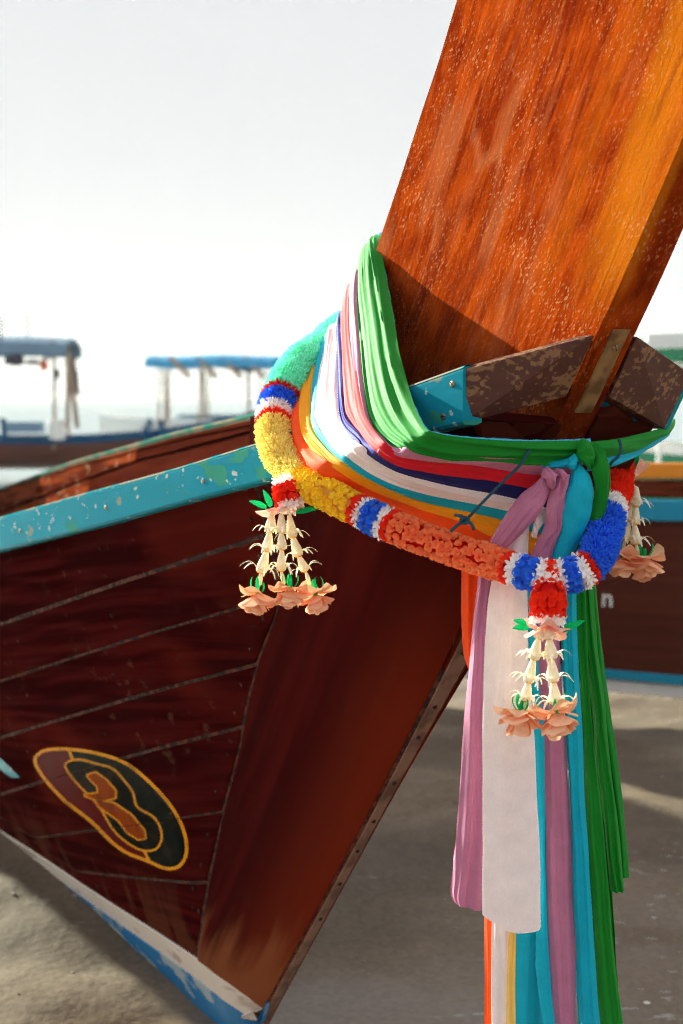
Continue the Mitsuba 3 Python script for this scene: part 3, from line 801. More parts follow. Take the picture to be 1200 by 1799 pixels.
def with_depth(i, line):
    t = i / 8.0
    d = np.r_[0, np.cumsum(np.linalg.norm(np.diff(line, axis=0), axis=1))]
    # knot -> lowest bend at the rail -> top of the rise
    kb = int(np.argmin(np.abs(line[:, 0] - np.interp(t, [0, .5, 1], [745, 640, 560]))))
    Yk, Yb, Ye = 2.40 + .13 * t, 2.285 + .30 * t, 3.02 - .10 * t
    Ym = Yb + (Ye - Yb) * .45
    cs_ = [0, d[kb] * .5, d[kb], d[kb] + (d[-1] - d[kb]) * .5, d[-1]]
    Y = np.interp(d, cs_, [Yk, (Yk + Yb) / 2 - .012, Yb, Ym, Ye])
    # carry on round the back of the board, out of sight
    tail = np.array([[line[-1, 0] + 10 + 14 * t, line[-1, 1] - 8 + 6 * t, Ye + .10], [line[-1, 0] + 40 + 20 * t, line[-1, 1] + 20, Ye + .22]])
    return np.vstack([np.c_[line, Y], tail])
BD = [with_depth(i, b) for i, b in enumerate(BND)]
def widen(a, b, f0, f1):
    """Let the sash run under its neighbours: edges moved outwards by fractions of its width."""
    n = 90; A, B = resample(a, n), resample(b, n); return A + (A - B) * f0, B + (B - A) * f1
SASH = [('green', 'green', 4, .010, 'dark green sash, topmost of the sashes wound round the bow'), ('mauve', 'mauve', 2, .006, 'mauve sash between the green and the red sashes, knotted at the front'),
        ('red', 'salmon', 3, .008, 'red sash wound between the mauve and the navy sashes'), ('navy', 'navy', 2, .006, 'navy blue sash wound between the red and the white sashes'),
        ('white', 'white', 3, .006, 'broad white sash wound round the bow with its end hanging down'), ('teal', 'teal', 2, .004, 'narrow turquoise sash showing below the white one and knotted at the front'),
        ('amber', 'amber', 3, .007, 'amber yellow sash wound between the white and the orange sashes'), ('orange', 'orange', 2, .007, 'bright orange sash, lowest of the sashes wound round the bow')]
KEY = {}
for i, (cn, alt, nf, am, lab) in enumerate(SASH):
    KEY[cn] = thing('ribbon_sash', lab, 'sash', 'sashes wound round the bow')
    A, B = widen(BD[i], BD[i + 1], .10, .22)
    A[:, 2] += .002; B[:, 2] += .024
    matn = {'red': 'cloth_red'}.get(cn, 'cloth_' + cn)
    obj('wrap', cloth(A, B, 150, 40, nf, am, .012, seed=i + 1, wander=.16, layered=True), matn, KEY[cn], smooth=True)
# thin light blue sash edge on the green one
k = thing('ribbon_sash', 'thin light blue sash peeping out along the inner edge of the green sash', 'sash', 'sashes wound round the bow')
e = resample(BD[0], 90); e2 = e.copy(); e2[:, 2] += .024; e3 = e + np.array([5, -5, .030]); e3[:45] += np.array([0, -2, 0])
obj('wrap', cloth(e3, e2 + np.array([-3, 2, .006]), 120, 10, 1, .003, .006, seed=33, ragged=.0012), 'cloth_lightblue', k, smooth=True)
# wraps on the far side, from the knot to the port corner
def far_wrap(cn, top, bot, seed, folds=2):
    obj('far_wrap', cloth(top, bot, 60, 20, folds, .006, .010, seed=seed), 'cloth_' + cn, KEY[cn], smooth=True)
far_wrap('green', px((1020, 780, 2.40), (1060, 776, 2.43), (1110, 768, 2.50), (1150, 757, 2.58), (1174, 750, 2.66), (1180, 735, 2.78)), px((1020, 812, 2.41), (1060, 806, 2.44), (1110, 796, 2.51), (1150, 775, 2.59), (1176, 762, 2.67), (1184, 745, 2.79)), 21, 2)
far_wrap('teal', px((1030, 800, 2.44), (1075, 798, 2.47), (1120, 785, 2.54), (1160, 768, 2.64), (1175, 755, 2.75)), px((1030, 830, 2.45), (1075, 822, 2.48), (1105, 808, 2.53), (1150, 780, 2.66), (1172, 765, 2.77)), 22, 2)


def tail(cn, left, right, folds, amp, seed, name='tail', bulge=.008, soft=True, mat_=None, ragged=0.0, parent=None, nu=110, nv=34, **kw):
    obj(name, cloth(left, right, nu, nv, folds, amp, bulge, seed=seed, soft=soft, wander=.10, ragged=ragged), mat_ or 'cloth_' + cn, parent or KEY[cn], smooth=True, **kw)

# hanging ends, back to front
tail('orange', px((812, 985, 2.50), (811, 1075, 2.50), (814, 1145, 2.505), (828, 1195, 2.51), (846, 1400, 2.52), (853, 1607, 2.53), (850, 1860, 2.54)),
     px((850, 990, 2.50), (850, 1075, 2.50), (852, 1145, 2.505), (860, 1195, 2.51), (866, 1400, 2.52), (875, 1607, 2.53), (872, 1860, 2.54)), 2, .006, 41)
tail('amber', px((842, 1000, 2.475), (843, 1371, 2.475), (844, 1545, 2.475)), px((872, 1000, 2.475), (872, 1371, 2.475), (870, 1550, 2.475)), 2, .004, 42)
tail('white', px((866, 1050, 2.47), (866, 1400, 2.49), (866, 1617, 2.50), (865, 1860, 2.51)), px((900, 1050, 2.47), (900, 1400, 2.49), (897, 1617, 2.50), (897, 1860, 2.51)), 2, .004, 43, name='under_tail')
tail('amber', px((890, 1050, 2.475), (890, 1400, 2.49), (890, 1617, 2.495), (891, 1860, 2.50)), px((915, 1050, 2.475), (914, 1400, 2.49), (913, 1617, 2.495), (913, 1860, 2.50)), 2, .004, 44, mat_='cloth_cream', label='paler end of the amber sash')
tail('teal', px((905, 1040, 2.46), (903, 1300, 2.47), (906, 1620, 2.48), (904, 1860, 2.49)), px((975, 1040, 2.46), (975, 1300, 2.47), (980, 1620, 2.48), (985, 1860, 2.49)), 2, .006, 45, name='under_tail')
tail('mauve', px((940, 985, 2.43), (945, 1100, 2.43), (955, 1298, 2.44), (964, 1617, 2.45), (978, 1860, 2.45)), px((985, 985, 2.44), (985, 1100, 2.44), (994, 1298, 2.45), (1006, 1543, 2.455), (1016, 1860, 2.455)), 2, .007, 46, name='right_tail', bulge=.010)
tail('teal', px((925, 1030, 2.42), (932, 1200, 2.42), (941, 1300, 2.425), (944, 1500, 2.43), (945, 1635, 2.435), (964, 1860, 2.44)), px((945, 1030, 2.425), (950, 1200, 2.425), (958, 1300, 2.43), (961, 1500, 2.435), (967, 1635, 2.44), (984, 1860, 2.445)), 1, .004, 47, name='left_tail', ragged=.0014)
tail('teal', px((985, 985, 2.445), (985, 1120, 2.445), (993, 1290, 2.45), (1001, 1433, 2.455), (1012, 1727, 2.46), (1018, 1860, 2.46)), px((1012, 985, 2.44), (1014, 1120, 2.44), (1024, 1316, 2.445), (1035, 1507, 2.45), (1052, 1750, 2.455), (1062, 1860, 2.455)), 2, .008, 48, name='right_tail', ragged=.0012)
tail('green', px((1000, 985, 2.455), (1008, 1120, 2.455), (1019, 1300, 2.46), (1032, 1500, 2.465), (1050, 1750, 2.47), (1058, 1860, 2.47)), px((1030, 985, 2.46), (1034, 1120, 2.46), (1046, 1290, 2.465), (1064, 1450, 2.47), (1076, 1600, 2.475), (1103, 1860, 2.48)), 2, .010, 49, name='long_tail', bulge=.012)
tail('green', px((1022, 985, 2.475), (1026, 1120, 2.475), (1040, 1250, 2.48), (1062, 1450, 2.485), (1076, 1567, 2.485)), px((1038, 985, 2.47), (1050, 1120, 2.47), (1064, 1250, 2.475), (1086, 1420, 2.48), (1098, 1566, 2.48)), 2, .009, 50, name='short_tail', bulge=.010)
tail('green', px((1034, 985, 2.492), (1044, 1120, 2.49), (1060, 1250, 2.495), (1082, 1450, 2.50), (1092, 1540, 2.50)), px((1044, 985, 2.49), (1056, 1112, 2.49), (1073, 1250, 2.495), (1092, 1397, 2.50), (1105, 1543, 2.50)), 1, .006, 51, name='short_tail', bulge=.008)
tail('green', px((1006, 985, 2.50), (1014, 1120, 2.50), (1030, 1300, 2.505), (1050, 1500, 2.51), (1064, 1640, 2.51), (1072, 1860, 2.51)), px((1042, 985, 2.505), (1052, 1120, 2.505), (1068, 1260, 2.51), (1082, 1420, 2.515), (1076, 1560, 2.515), (1090, 1860, 2.515)), 3, .010, 54, name='back_tail', bulge=.008)
# mauve left tail and the broad white one in front
tail('mauve', px((842, 960, 2.46), (838, 1019, 2.46), (831, 1080, 2.455), (824, 1170, 2.45), (817, 1260, 2.445), (808, 1400, 2.44), (796, 1545, 2.435), (793, 1572, 2.435), (797, 1586, 2.435)), px((880, 970, 2.45), (872, 1019, 2.45), (866, 1080, 2.445), (862, 1170, 2.445), (860, 1260, 2.445), (860, 1400, 2.44), (858, 1545, 2.435), (856, 1585, 2.435), (852, 1600, 2.435)), 2, .010, 52, name='left_tail', bulge=.008, ragged=.0006)
def white_tail():
    left = px((893, 950, 2.42), (868, 1010, 2.415), (858, 1070, 2.405), (853, 1200, 2.40), (849, 1317, 2.395), (849, 1450, 2.39), (850, 1602, 2.385))
    right = px((933, 920, 2.425), (930, 1000, 2.42), (931, 1100, 2.41), (938, 1250, 2.40), (943, 1350, 2.395), (948, 1470, 2.39), (953, 1628, 2.385))
    m = cloth(left, right, 140, 40, 1, .010, .012, seed=53, soft=True, wander=.16)
    v = m.vertices.reshape(140, 40, 3); x = np.linspace(0, 1, 40)
    v[-6:, :, 2] -= np.linspace(0, 1, 6)[:, None] * (.020 * np.sin(np.pi * (x * .75 + .12)) )[None]
    v[:, -3:, 1] += np.array([0, .004, .010])[None]
    return tri(v.reshape(-1, 3), m.faces)
obj('broad_tail', white_tail(), 'cloth_white', KEY['white'], smooth=True)

# loops and knots at the front
def c6(pts, *Y):
    p = np.array(pts, float) / 4.615 + np.array([840, 760])
    y = np.interp(np.linspace(0, 1, len(p)), np.linspace(0, 1, len(Y)), Y); return np.c_[p, y]
obj('loop', cloth(c6([(900, 110), (935, 170), (950, 300), (962, 500), (930, 700), (860, 860), (770, 1040)], 2.39, 2.37, 2.39, 2.41), c6([(960, 120), (1040, 165), (1085, 330), (1062, 540), (985, 780), (900, 930), (810, 1060)], 2.40, 2.385, 2.40, 2.42), 90, 34, 3, .008, .018, seed=61, wander=.12), 'cloth_green', KEY['green'], smooth=True)
obj('knot', cloth(c6([(800, 80), (800, 160), (830, 240), (890, 290)], 2.385, 2.365, 2.385), c6([(900, 70), (950, 130), (960, 190), (930, 260)], 2.385, 2.365, 2.385), 40, 24, 2, .006, .016, seed=62), 'cloth_green', KEY['green'], smooth=True)
obj('loop', cloth(c6([(790, 265), (750, 340), (742, 450), (698, 620), (690, 760), (650, 920), (596, 1070)], 2.385, 2.36, 2.37, 2.40), c6([(850, 250), (925, 320), (962, 450), (950, 620), (900, 790), (830, 940), (740, 1075)], 2.39, 2.37, 2.38, 2.41), 100, 36, 2, .006, .022, seed=63, wander=.1, ragged=.0008), 'cloth_teal', KEY['teal'], smooth=True)
obj('knot', cloth(c6([(715, 220), (720, 260), (745, 310)], 2.385, 2.37, 2.38), c6([(815, 180), (815, 230), (800, 290)], 2.385, 2.37, 2.38), 30, 20, 2, .005, .014, seed=64), 'cloth_teal', KEY['teal'], smooth=True)
obj('under_wrap', cloth(c6([(120, 215), (420, 235), (640, 225), (760, 195)], 2.395, 2.395, 2.39, 2.385), c6([(240, 240), (430, 275), (640, 292), (760, 280)], 2.395, 2.395, 2.39, 2.385), 60, 16, 2, .004, .008, seed=65), 'cloth_teal', KEY['teal'], smooth=True)
obj('loop', cloth(c6([(530, 320), (470, 385), (350, 490), (200, 700), (95, 890), (40, 1000)], 2.385, 2.375, 2.385, 2.41), c6([(575, 350), (572, 470), (505, 640), (385, 800), (255, 935), (200, 1010)], 2.375, 2.365, 2.38, 2.405), 90, 34, 3, .006, .016, seed=66, wander=.12), 'cloth_mauve', KEY['mauve'], smooth=True)
obj('right_loop', cloth(c6([(660, 345), (600, 480), (566, 600), (565, 720), (500, 860), (425, 1030)], 2.375, 2.37, 2.385, 2.41), c6([(735, 345), (742, 420), (722, 520), (700, 660), (650, 860), (596, 1070)], 2.38, 2.375, 2.39, 2.415), 90, 34, 2, .010, .016, seed=67, wander=.16), 'cloth_mauve', KEY['mauve'], smooth=True)
obj('knot', cloth(c6([(505, 300), (545, 380), (585, 465)], 2.37, 2.355, 2.37), c6([(600, 285), (650, 350), (640, 420)], 2.37, 2.352, 2.37), 34, 22, 2, .004, .014, seed=68), 'cloth_mauve', KEY['mauve'], smooth=True)
obj('knot', cloth(c6([(600, 300), (640, 330), (650, 400)], 2.385, 2.37, 2.375), c6([(680, 315), (740, 340), (745, 400)], 2.385, 2.365, 2.375), 30, 18, 1, .004, .012, seed=69), 'cloth_mauve', KEY['mauve'], smooth=True)
obj('knot', cloth(c6([(470, 650), (440, 760), (435, 850)], 2.415, 2.405, 2.41), c6([(540, 620), (520, 740), (480, 830)], 2.415, 2.40, 2.41), 30, 20, 3, .006, .012, seed=70), 'cloth_white', KEY['white'], smooth=True)

# cords that tie the garland up
def cord(pts, label, knot=None):
    k = thing('tie_cord', label, 'cord')
    p = spline(at(*np.array(pts, float).T), 60)
    lay = np.linspace(0, 1, 60)
    obj('strand', sweep(p, .0026 + .0004 * np.sin(lay * 160), 8), 'cord_fibre', k, smooth=True)
    if knot:
        kp = [at(*q) for q in np.array(knot, float)]
        c0 = kp[0]
        loop = np.array([c0 + np.array([.0055 * math.cos(a) * (1 + .2 * math.sin(3 * a)), .004 * math.sin(2 * a) - .003, .0045 * math.sin(a)]) for a in np.linspace(0, 4.2 * np.pi, 60)])
        obj('knot', sweep(loop, .0032, 7), 'cord_fibre', k, smooth=True)
        for e in kp[1:]:
            obj('loose_end', sweep(spline([c0, (c0 + e) / 2 + np.array([.002, -.004, .003]), e], 14), .0028, 7), 'cord_fibre', k, smooth=True)
cord([(931, 788, 2.355), (915, 815, 2.352), (880, 850, 2.358), (838, 893, 2.375), (824, 908, 2.385), (815, 915, 2.385)], 'dark blue cord knotted across the front sashes', [(816, 914, 2.378), (832, 930, 2.375), (792, 933, 2.385), (800, 905, 2.385)])
cord([(1087, 772, 2.435), (1091, 790, 2.43), (1085, 803, 2.425), (1075, 812, 2.425), (1068, 820, 2.44)], 'short dark blue cord beside the red flowers of the far tassel')

# ------------------------------------------------------------------ flowers
def petal(L, W, cup=.25, curl=.3, nu=4, nv=3, tip=.5, base=.25, notch=0.0):
    """A petal along +x, cupped along its middle and curling up (+z) to the tip."""
    u = np.linspace(0, 1, nu + 1)[:, None]; v = np.linspace(-1, 1, nv + 1)[None]
    w = W / 2 * (base + (1 - base) * np.sin(np.pi * np.clip(u, 0, 1) ** .8 * .62) / 1.0) * np.where(u > tip, np.sqrt(np.clip(1 - ((u - tip) / (1 - tip + 1e-9)) ** 2 * .92, 0, 1)), 1)
    x = L * u * np.cos(curl * u) + 0 * v
    z = L * u * np.sin(curl * u) + cup * w * v ** 2
    return np.stack([x, w * v, z], -1)


def ring_of(pet, n, elev, r0=0.0, z0=0.0, jitter=0.0, seed=0, phase=0.0):
    r = np.random.default_rng(seed); V, Fc, o_ = [], [], 0
    a_, b_ = pet.shape[:2]; f = quads(a_, b_)
    for k in range(n):
        e = elev + jitter * r.normal(); t = phase + 2 * np.pi * k / n + jitter * .5 * r.normal()
        p = pet.reshape(-1, 3) * (1 + .3 * jitter * r.normal())
        x, z = p[:, 0] * math.cos(e) - p[:, 2] * math.sin(e) + r0, p[:, 0] * math.sin(e) + p[:, 2] * math.cos(e) + z0
        V.append(np.stack([x * math.cos(t) - p[:, 1] * math.sin(t), x * math.sin(t) + p[:, 1] * math.cos(t), z], 1)); Fc.append(f + o_); o_ += len(p)
    return tri(np.vstack(V), np.vstack(Fc))


def floret(kind, seed):
    if kind == 'cup':          # open cupped five-petalled blossom
        return cat([ring_of(petal(.0108, .0096, .50, .25, 4, 4, .45, .40), 5, .52, .0008, .0, .06, seed), ring_of(petal(.0045, .0020, .3, .0, 2, 2), 3, 1.35, .0002, .0004, .1, seed + 9, .6)])
    if kind == 'star':         # splayed narrow blunt petals
        return ring_of(petal(.0115, .0058, .30, .25, 3, 2, .6, .4), 6, .30, .001, .001, .10, seed)
    return cat([ring_of(petal(.0105, .0042, .3, .1, 2, 2, .6, .5), 6, .95, .0012, 0, .16, seed), ring_of(petal(.011, .0042, .3, .1, 2, 2, .6, .5), 3, 1.25, .0004, .0008, .15, seed + 3)])   # bristly


FLO = {}
def floret_ply(kind, matn, k):
    key = (kind, k)
    if key not in FLO: FLO[key] = floret(kind, 11 * k + len(kind))
    return FLO[key]


def flower_tube(parent, path, r, sections, part_budget, cover=1.0):
    """Florets set closely round a core tube; sections: (from, to, material, kind, name) along the arc length 0..1."""
    P = spline(path, 500)
    d = np.r_[0, np.cumsum(np.linalg.norm(np.diff(P, axis=0), axis=1))]; Ltot = d[-1]
    t = np.gradient(P, axis=0); t /= np.linalg.norm(t, axis=1, keepdims=True)
    rr = np.interp(np.linspace(0, 1, 500), np.linspace(0, 1, len(r)), r)
    for i0, i1, matn, kind, name in sections:
        sec_key = None; near, rest = [], []
        step = {'cup': .0136, 'star': .0120, 'bristle': .0088}[kind]
        n = max(1, int(round((i1 - i0) * Ltot / step)))
        for a in range(n):
            l = (i0 + (a + .5) / n * (i1 - i0)) * Ltot
            p = np.array([np.interp(l, d, P[:, k]) for k in range(3)]); tt = np.array([np.interp(l, d, t[:, k]) for k in range(3)]); tt /= np.linalg.norm(tt)
            rad = np.interp(l, d, rr) * (1 + .05 * math.sin(l * 61 + 1.3) * math.sin(l * 23))
            x = np.cross(tt, [0, 0, 1.0]); x /= np.linalg.norm(x); y = np.cross(tt, x)
            m_ = int(round(2 * np.pi * rad / (step * (1.0 if kind == 'cup' else 1.08))))
            for b in range(m_):
                an = 2 * np.pi * (b + .5 * (a % 2) + .18 * rng.normal()) / m_
                nr = math.cos(an) * x + math.sin(an) * y
                nrm = nr + tt * .10 * rng.normal() + .09 * rng.normal(size=3)
                hgt = {'cup': .0065, 'star': .0055, 'bristle': .0075}[kind]
                o_ = p + nr * (rad - hgt) + tt * .0016 * rng.normal()
                M = frame(o_, nrm, rng.random() * 6, (.92 + .2 * rng.random()))
                facing = nr @ (EYE - p) / np.linalg.norm(EYE - p)
                (near if facing > .25 else rest).append((facing, M, int(rng.integers(3))))
        near.sort(key=lambda q: -q[0]); rest += near[part_budget.get(name, 40):]; near = near[:part_budget.get(name, 40)]
        ll = np.linspace(i0, i1, max(4, int((i1 - i0) * 60))) * Ltot
        core = sweep(np.array([[np.interp(l, d, P[:, k]) for k in range(3)] for l in ll]), np.interp(ll, d, rr) * (.68 if kind == 'cup' else .72), 14)
        sec_key = obj(name, core, {'petal_coral': 'petal_darkred', 'petal_yellow': 'petal_gold', 'petal_red': 'petal_darkred'}.get(matn, matn) if kind == 'cup' else matn, parent, smooth=True)  # darker cores paint in the shade between cup florets
        for _, M, v in near:
            fk = ('ply', kind, v, matn)
            if fk not in FLO: FLO[fk] = mikit.ply(floret_ply(kind, matn, v), matn, smooth=True)
            obj('floret', FLO[fk], None, sec_key, M=M)
        if rest:
            obj('floret_mass', cat([moved(floret_ply(kind, matn, v), M) for _, M, v in rest]), matn, sec_key, smooth=True, kind='stuff')
    return P


GAR = thing('flower_garland', 'plastic flower garland in teal, yellow, coral and blue looped round the bow', 'garland')
GPX = [(640, 560, 3.20), (600, 588, 3.10), (560, 622, 2.99), (530, 642, 2.92), (506, 672, 2.86), (492, 705, 2.82), (482, 735, 2.78), (481, 765, 2.74), (491, 797, 2.70), (512, 826, 2.655), (545, 851, 2.60),
       (590, 876, 2.545), (640, 902, 2.50), (700, 929, 2.46), (790, 963, 2.42), (880, 992, 2.375), (930, 1007, 2.345), (968, 1014, 2.335), (1008, 1009, 2.335), (1040, 990, 2.345), (1057, 955, 2.375), (1064, 915, 2.43), (1072, 880, 2.51), (1082, 850, 2.60), (1090, 815, 2.70)]
GP = at(*np.array(GPX, float).T)
_pp = spline(GP, 500); _dd = np.r_[0, np.cumsum(np.linalg.norm(np.diff(_pp, axis=0), axis=1))] / np.linalg.norm(np.diff(_pp, axis=0), axis=1).sum()
def frac(x, y):
    """Arc-length fraction of the garland point seen nearest to a photo point."""
    q = _pp - EYE; sx = CX + FPX * q[:, 0] / (q @ FWD); sy = CY - FPX * (q @ UPV) / (q @ FWD)
    return float(_dd[np.argmin((sx - x) ** 2 + (sy - y) ** 2)])
cuts = [(0, 'petal_teal', 'bristle', 'teal_section'), (frac(497, 692), 'petal_darkred', 'bristle', 'red_ring'), (frac(493, 702), 'petal_blue', 'bristle', 'blue_ring'), (frac(486, 724), 'petal_white', 'bristle', 'white_ring'),
        (frac(483, 738), 'petal_red', 'bristle', 'red_ring'), (frac(482, 749), 'petal_paleyellow', 'bristle', 'pale_yellow_section'), (frac(530, 841), 'petal_yellow', 'cup', 'yellow_section'), (frac(624, 894), 'petal_red', 'cup', 'red_ring'),
        (frac(636, 900), 'petal_white', 'star', 'white_ring'), (frac(647, 905), 'petal_blue', 'cup', 'blue_ring'), (frac(671, 916), 'petal_white', 'star', 'white_ring'), (frac(683, 921), 'petal_red', 'cup', 'red_ring'),
        (frac(695, 927), 'petal_coral', 'cup', 'coral_section'), (frac(890, 995), 'petal_red', 'cup', 'red_ring'), (frac(902, 999), 'petal_white', 'star', 'white_ring'), (frac(915, 1003), 'petal_blue', 'cup', 'blue_ring'),
        (frac(946, 1011), 'petal_white', 'star', 'white_ring'), (frac(959, 1013), 'petal_red', 'star', 'red_ring'), (frac(978, 1013), 'petal_white', 'star', 'white_ring'), (frac(990, 1011), 'petal_blue', 'cup', 'blue_ring'),
        (frac(1014, 1005), 'petal_white', 'star', 'white_ring'), (frac(1026, 999), 'petal_red', 'bristle', 'red_ring'), (frac(1034, 994), 'petal_blue', 'bristle', 'deep_blue_section'), (frac(1065, 908), 'petal_white', 'bristle', 'white_ring'),
        (frac(1069, 890), 'petal_red', 'bristle', 'red_section'), (1.0, '', '', '')]
secs = [(cuts[i][0], cuts[i + 1][0], cuts[i][1], cuts[i][2], cuts[i][3]) for i in range(len(cuts) - 1) if cuts[i + 1][0] > cuts[i][0]]
flower_tube(GAR, GP, [.043, .043, .042, .039, .035, .031, .029, .028, .027, .027, .029, .032, .031, .024], secs,
            dict(teal_section=24, pale_yellow_section=24, yellow_section=46, coral_section=86, deep_blue_section=24, blue_ring=14, white_ring=6, red_ring=6, red_section=6))


def bud_mesh(h, w, seed):
    """A hanging jasmine blossom: bell widening downwards (-z), with narrow petals curling out at the rim."""
    prof = np.array([[.0008, 0], [w * .20, -h * .04], [w * .30, -h * .25], [w * .42, -h * .55], [w * .50, -h * .80], [w * .44, -h * .96], [w * .2, -h]])
    bell = trimesh.creation.revolve(prof[::-1], sections=12)
    r = np.random.default_rng(seed); arms = []
    for k in range(7):
        a = 2 * np.pi * k / 7 + .3 * r.normal(); L = h * (.62 + .16 * r.random()); lift = .45 + .35 * r.random()
        u = np.linspace(0, 1, 8)[:, None]; v = np.linspace(-1, 1, 3)[None]
        x = w * .40 + L * u + 0 * v; z = -h * .86 + L * (lift * np.sin(u * 2.2) * .6 - .55 * u ** 2.2) + .0006 * v ** 2
        wd = w * .20 * (1 - .75 * u ** 2) * v
        arms.append(grid(np.stack([x * math.cos(a) - wd * math.sin(a), x * math.sin(a) + wd * math.cos(a), z], -1)))
    return cat([bell] + arms)


def rose(parent, p, size, seed, axis_=(0, 0, -1)):
    """A peach silk rose hanging upside down: three whorls of broad pointed petals, green calyx with curling sepals above."""
    r = np.random.default_rng(seed)
    k = obj('rose', moved(trimesh.creation.icosphere(2, size * .28), frame(p + np.array([0, 0, -.010]), [0, 0, 1])), 'petal_coral', parent, smooth=True)
    f0 = frame(p, axis_, r.random() * 6)
    for n_, el, L, W, cup, curl, z0 in [(5, .20, 1.02, 1.30, .40, -.30, -.006), (5, .55, .98, 1.30, .55, -.10, -.001), (5, .92, .88, 1.05, .7, .15, .002), (3, 1.2, .70, .8, .8, .2, .004)]:
        ph = r.random() * 6
        for q in range(n_):
            pet = petal(size * L * (.88 + .25 * r.random()), size * W * (.85 + .3 * r.random()), cup * (.7 + .6 * r.random()), curl + .2 * r.normal(), 8, 6, .55, .35)
            pet[..., 2] += size * .05 * np.sin(pet[..., 1] / size * 9 + r.random() * 6) * (pet[..., 0] / (size * L))
            m = ring_of(pet, 1, el + .12 * r.normal(), size * .08, z0, 0, 0, ph + 2 * np.pi * q / n_ + .15 * r.normal())
            obj('petal', moved(m, f0), 'petal_peach', k, smooth=True)
    cal = [sweep(np.array([p + np.array([0, 0, .020]), p + np.array([0, 0, .008]), p + np.array([0, 0, -.004])]), [.0035, .0038, .006], 8)]
    for q in range(5):
        a = 2 * np.pi * q / 5 + r.random(); L = .022 + .012 * r.random()
        pet = petal(L, .0062, .4, .9 + .5 * r.random(), 7, 2, .2, .6)
        cal.append(moved(ring_of(pet, 1, .15, .003, .003, 0, 0, a), frame(p, [0, 0, 1])))
    obj('calyx', cat(cal), 'petal_leaf', parent, smooth=True)


def leaf(parent, a, b, w, sag=0.0):
    a, b = np.asarray(a), np.asarray(b); L = np.linalg.norm(b - a); n = 16
    u = np.linspace(0, 1, n)[:, None]; v = np.linspace(-1, 1, 5)[None]
    side = np.cross((b - a) / L, np.array([.1, -.75, .65])); side /= np.linalg.norm(side); up = np.cross(side, (b - a) / L)
    tooth = 1 + .16 * np.abs(np.sin(u * 26))
    wd = w * np.sin(np.pi * (.08 + .92 * u) ** .8) ** .8 * tooth
    P = a + (b - a) * u[..., None] + side * (wd * v)[..., None] + up * (.25 * wd * np.abs(v) + sag * np.sin(np.pi * u))[..., None]
    obj('leaf', grid(P), 'petal_leaf', parent, smooth=True)


def tassel(label, Y, ball, collar, leaves, strands, roses, seed, facing=(0, -.3, -1), ball_r=.022, rsize=.036, top=.25):
    k = thing('flower_tassel', label, 'tassel', 'tassels hanging from the garland')
    r = np.random.default_rng(seed); c = 2500.0
    # ball of red florets with a white ring above or below
    path = [at(*q) for q in ball]
    flower_tube(k, path, [ball_r * .75, ball_r, ball_r * .95], [(0, top, 'petal_white', 'star', 'white_ring'), (top, .85, 'petal_red', 'cup', 'red_ball'), (.85, 1, 'petal_white', 'star', 'white_ring')], dict(red_ball=16, white_ring=4))
    cc = at(*collar)
    f0 = frame(cc, facing, r.random() * 6)
    for q in range(5):
        pet = petal(.040 * (.9 + .3 * r.random()), .040, .25, -.35 + .25 * r.normal(), 7, 6, .5, .35)
        pet[..., 2] += .003 * np.sin(pet[..., 1] * 160 + r.random() * 6)
        obj('collar_petal', moved(ring_of(pet, 1, .55, .003, 0, 0, 0, 2 * np.pi * q / 5 + .2 * r.normal()), f0), 'petal_pink', k, smooth=True)
    for (a, b, w) in leaves:
        leaf(k, at(*a), at(*b), w)
    for st in strands:
        pts = [at(x, y, Y + dy) for x, y, dy in st]
        sk = obj('strand', sweep(spline(pts, 30), .0012, 6), 'petal_gold', k, smooth=True)
        for i in range(len(pts) - 1):
            a, b = pts[i], pts[i + 1]; L = np.linalg.norm(b - a) * 1.02
            last = i == len(pts) - 2
            h = L * ((.92 + .16 * r.random()) if not last else .9); w = .0205 * (.9 + .22 * r.random()) if not last else .0085
            M = frame(a, -(b - a), r.random() * 6)
            m = bud_mesh(h, w, seed + i) if not last else trimesh.creation.revolve(np.array([[0, -h], [w * .42, -h * .9], [w * .5, -h * .45], [w * .32, -h * .1], [0, 0]]), sections=12)
            obj('bud', moved(m, M), 'petal_ivory', sk, smooth=True)
            if not last:
                tip = trimesh.creation.revolve(np.array([[0, -h * 1.08], [w * .30, -h * 1.02], [w * .46, -h * .93], [w * .3, -h * .86], [0, -h * .84]]), sections=12)
                obj('bud_heart', moved(tip, M), 'petal_gold', sk, smooth=True)
    for i, (x, y, dy, sz) in enumerate(roses):
        rose(k, at(x, y, Y + dy), rsize * sz, seed * 3 + i, axis_=(.25 * (i - (len(roses) - 1) / 2), -.25, -1))
    return k


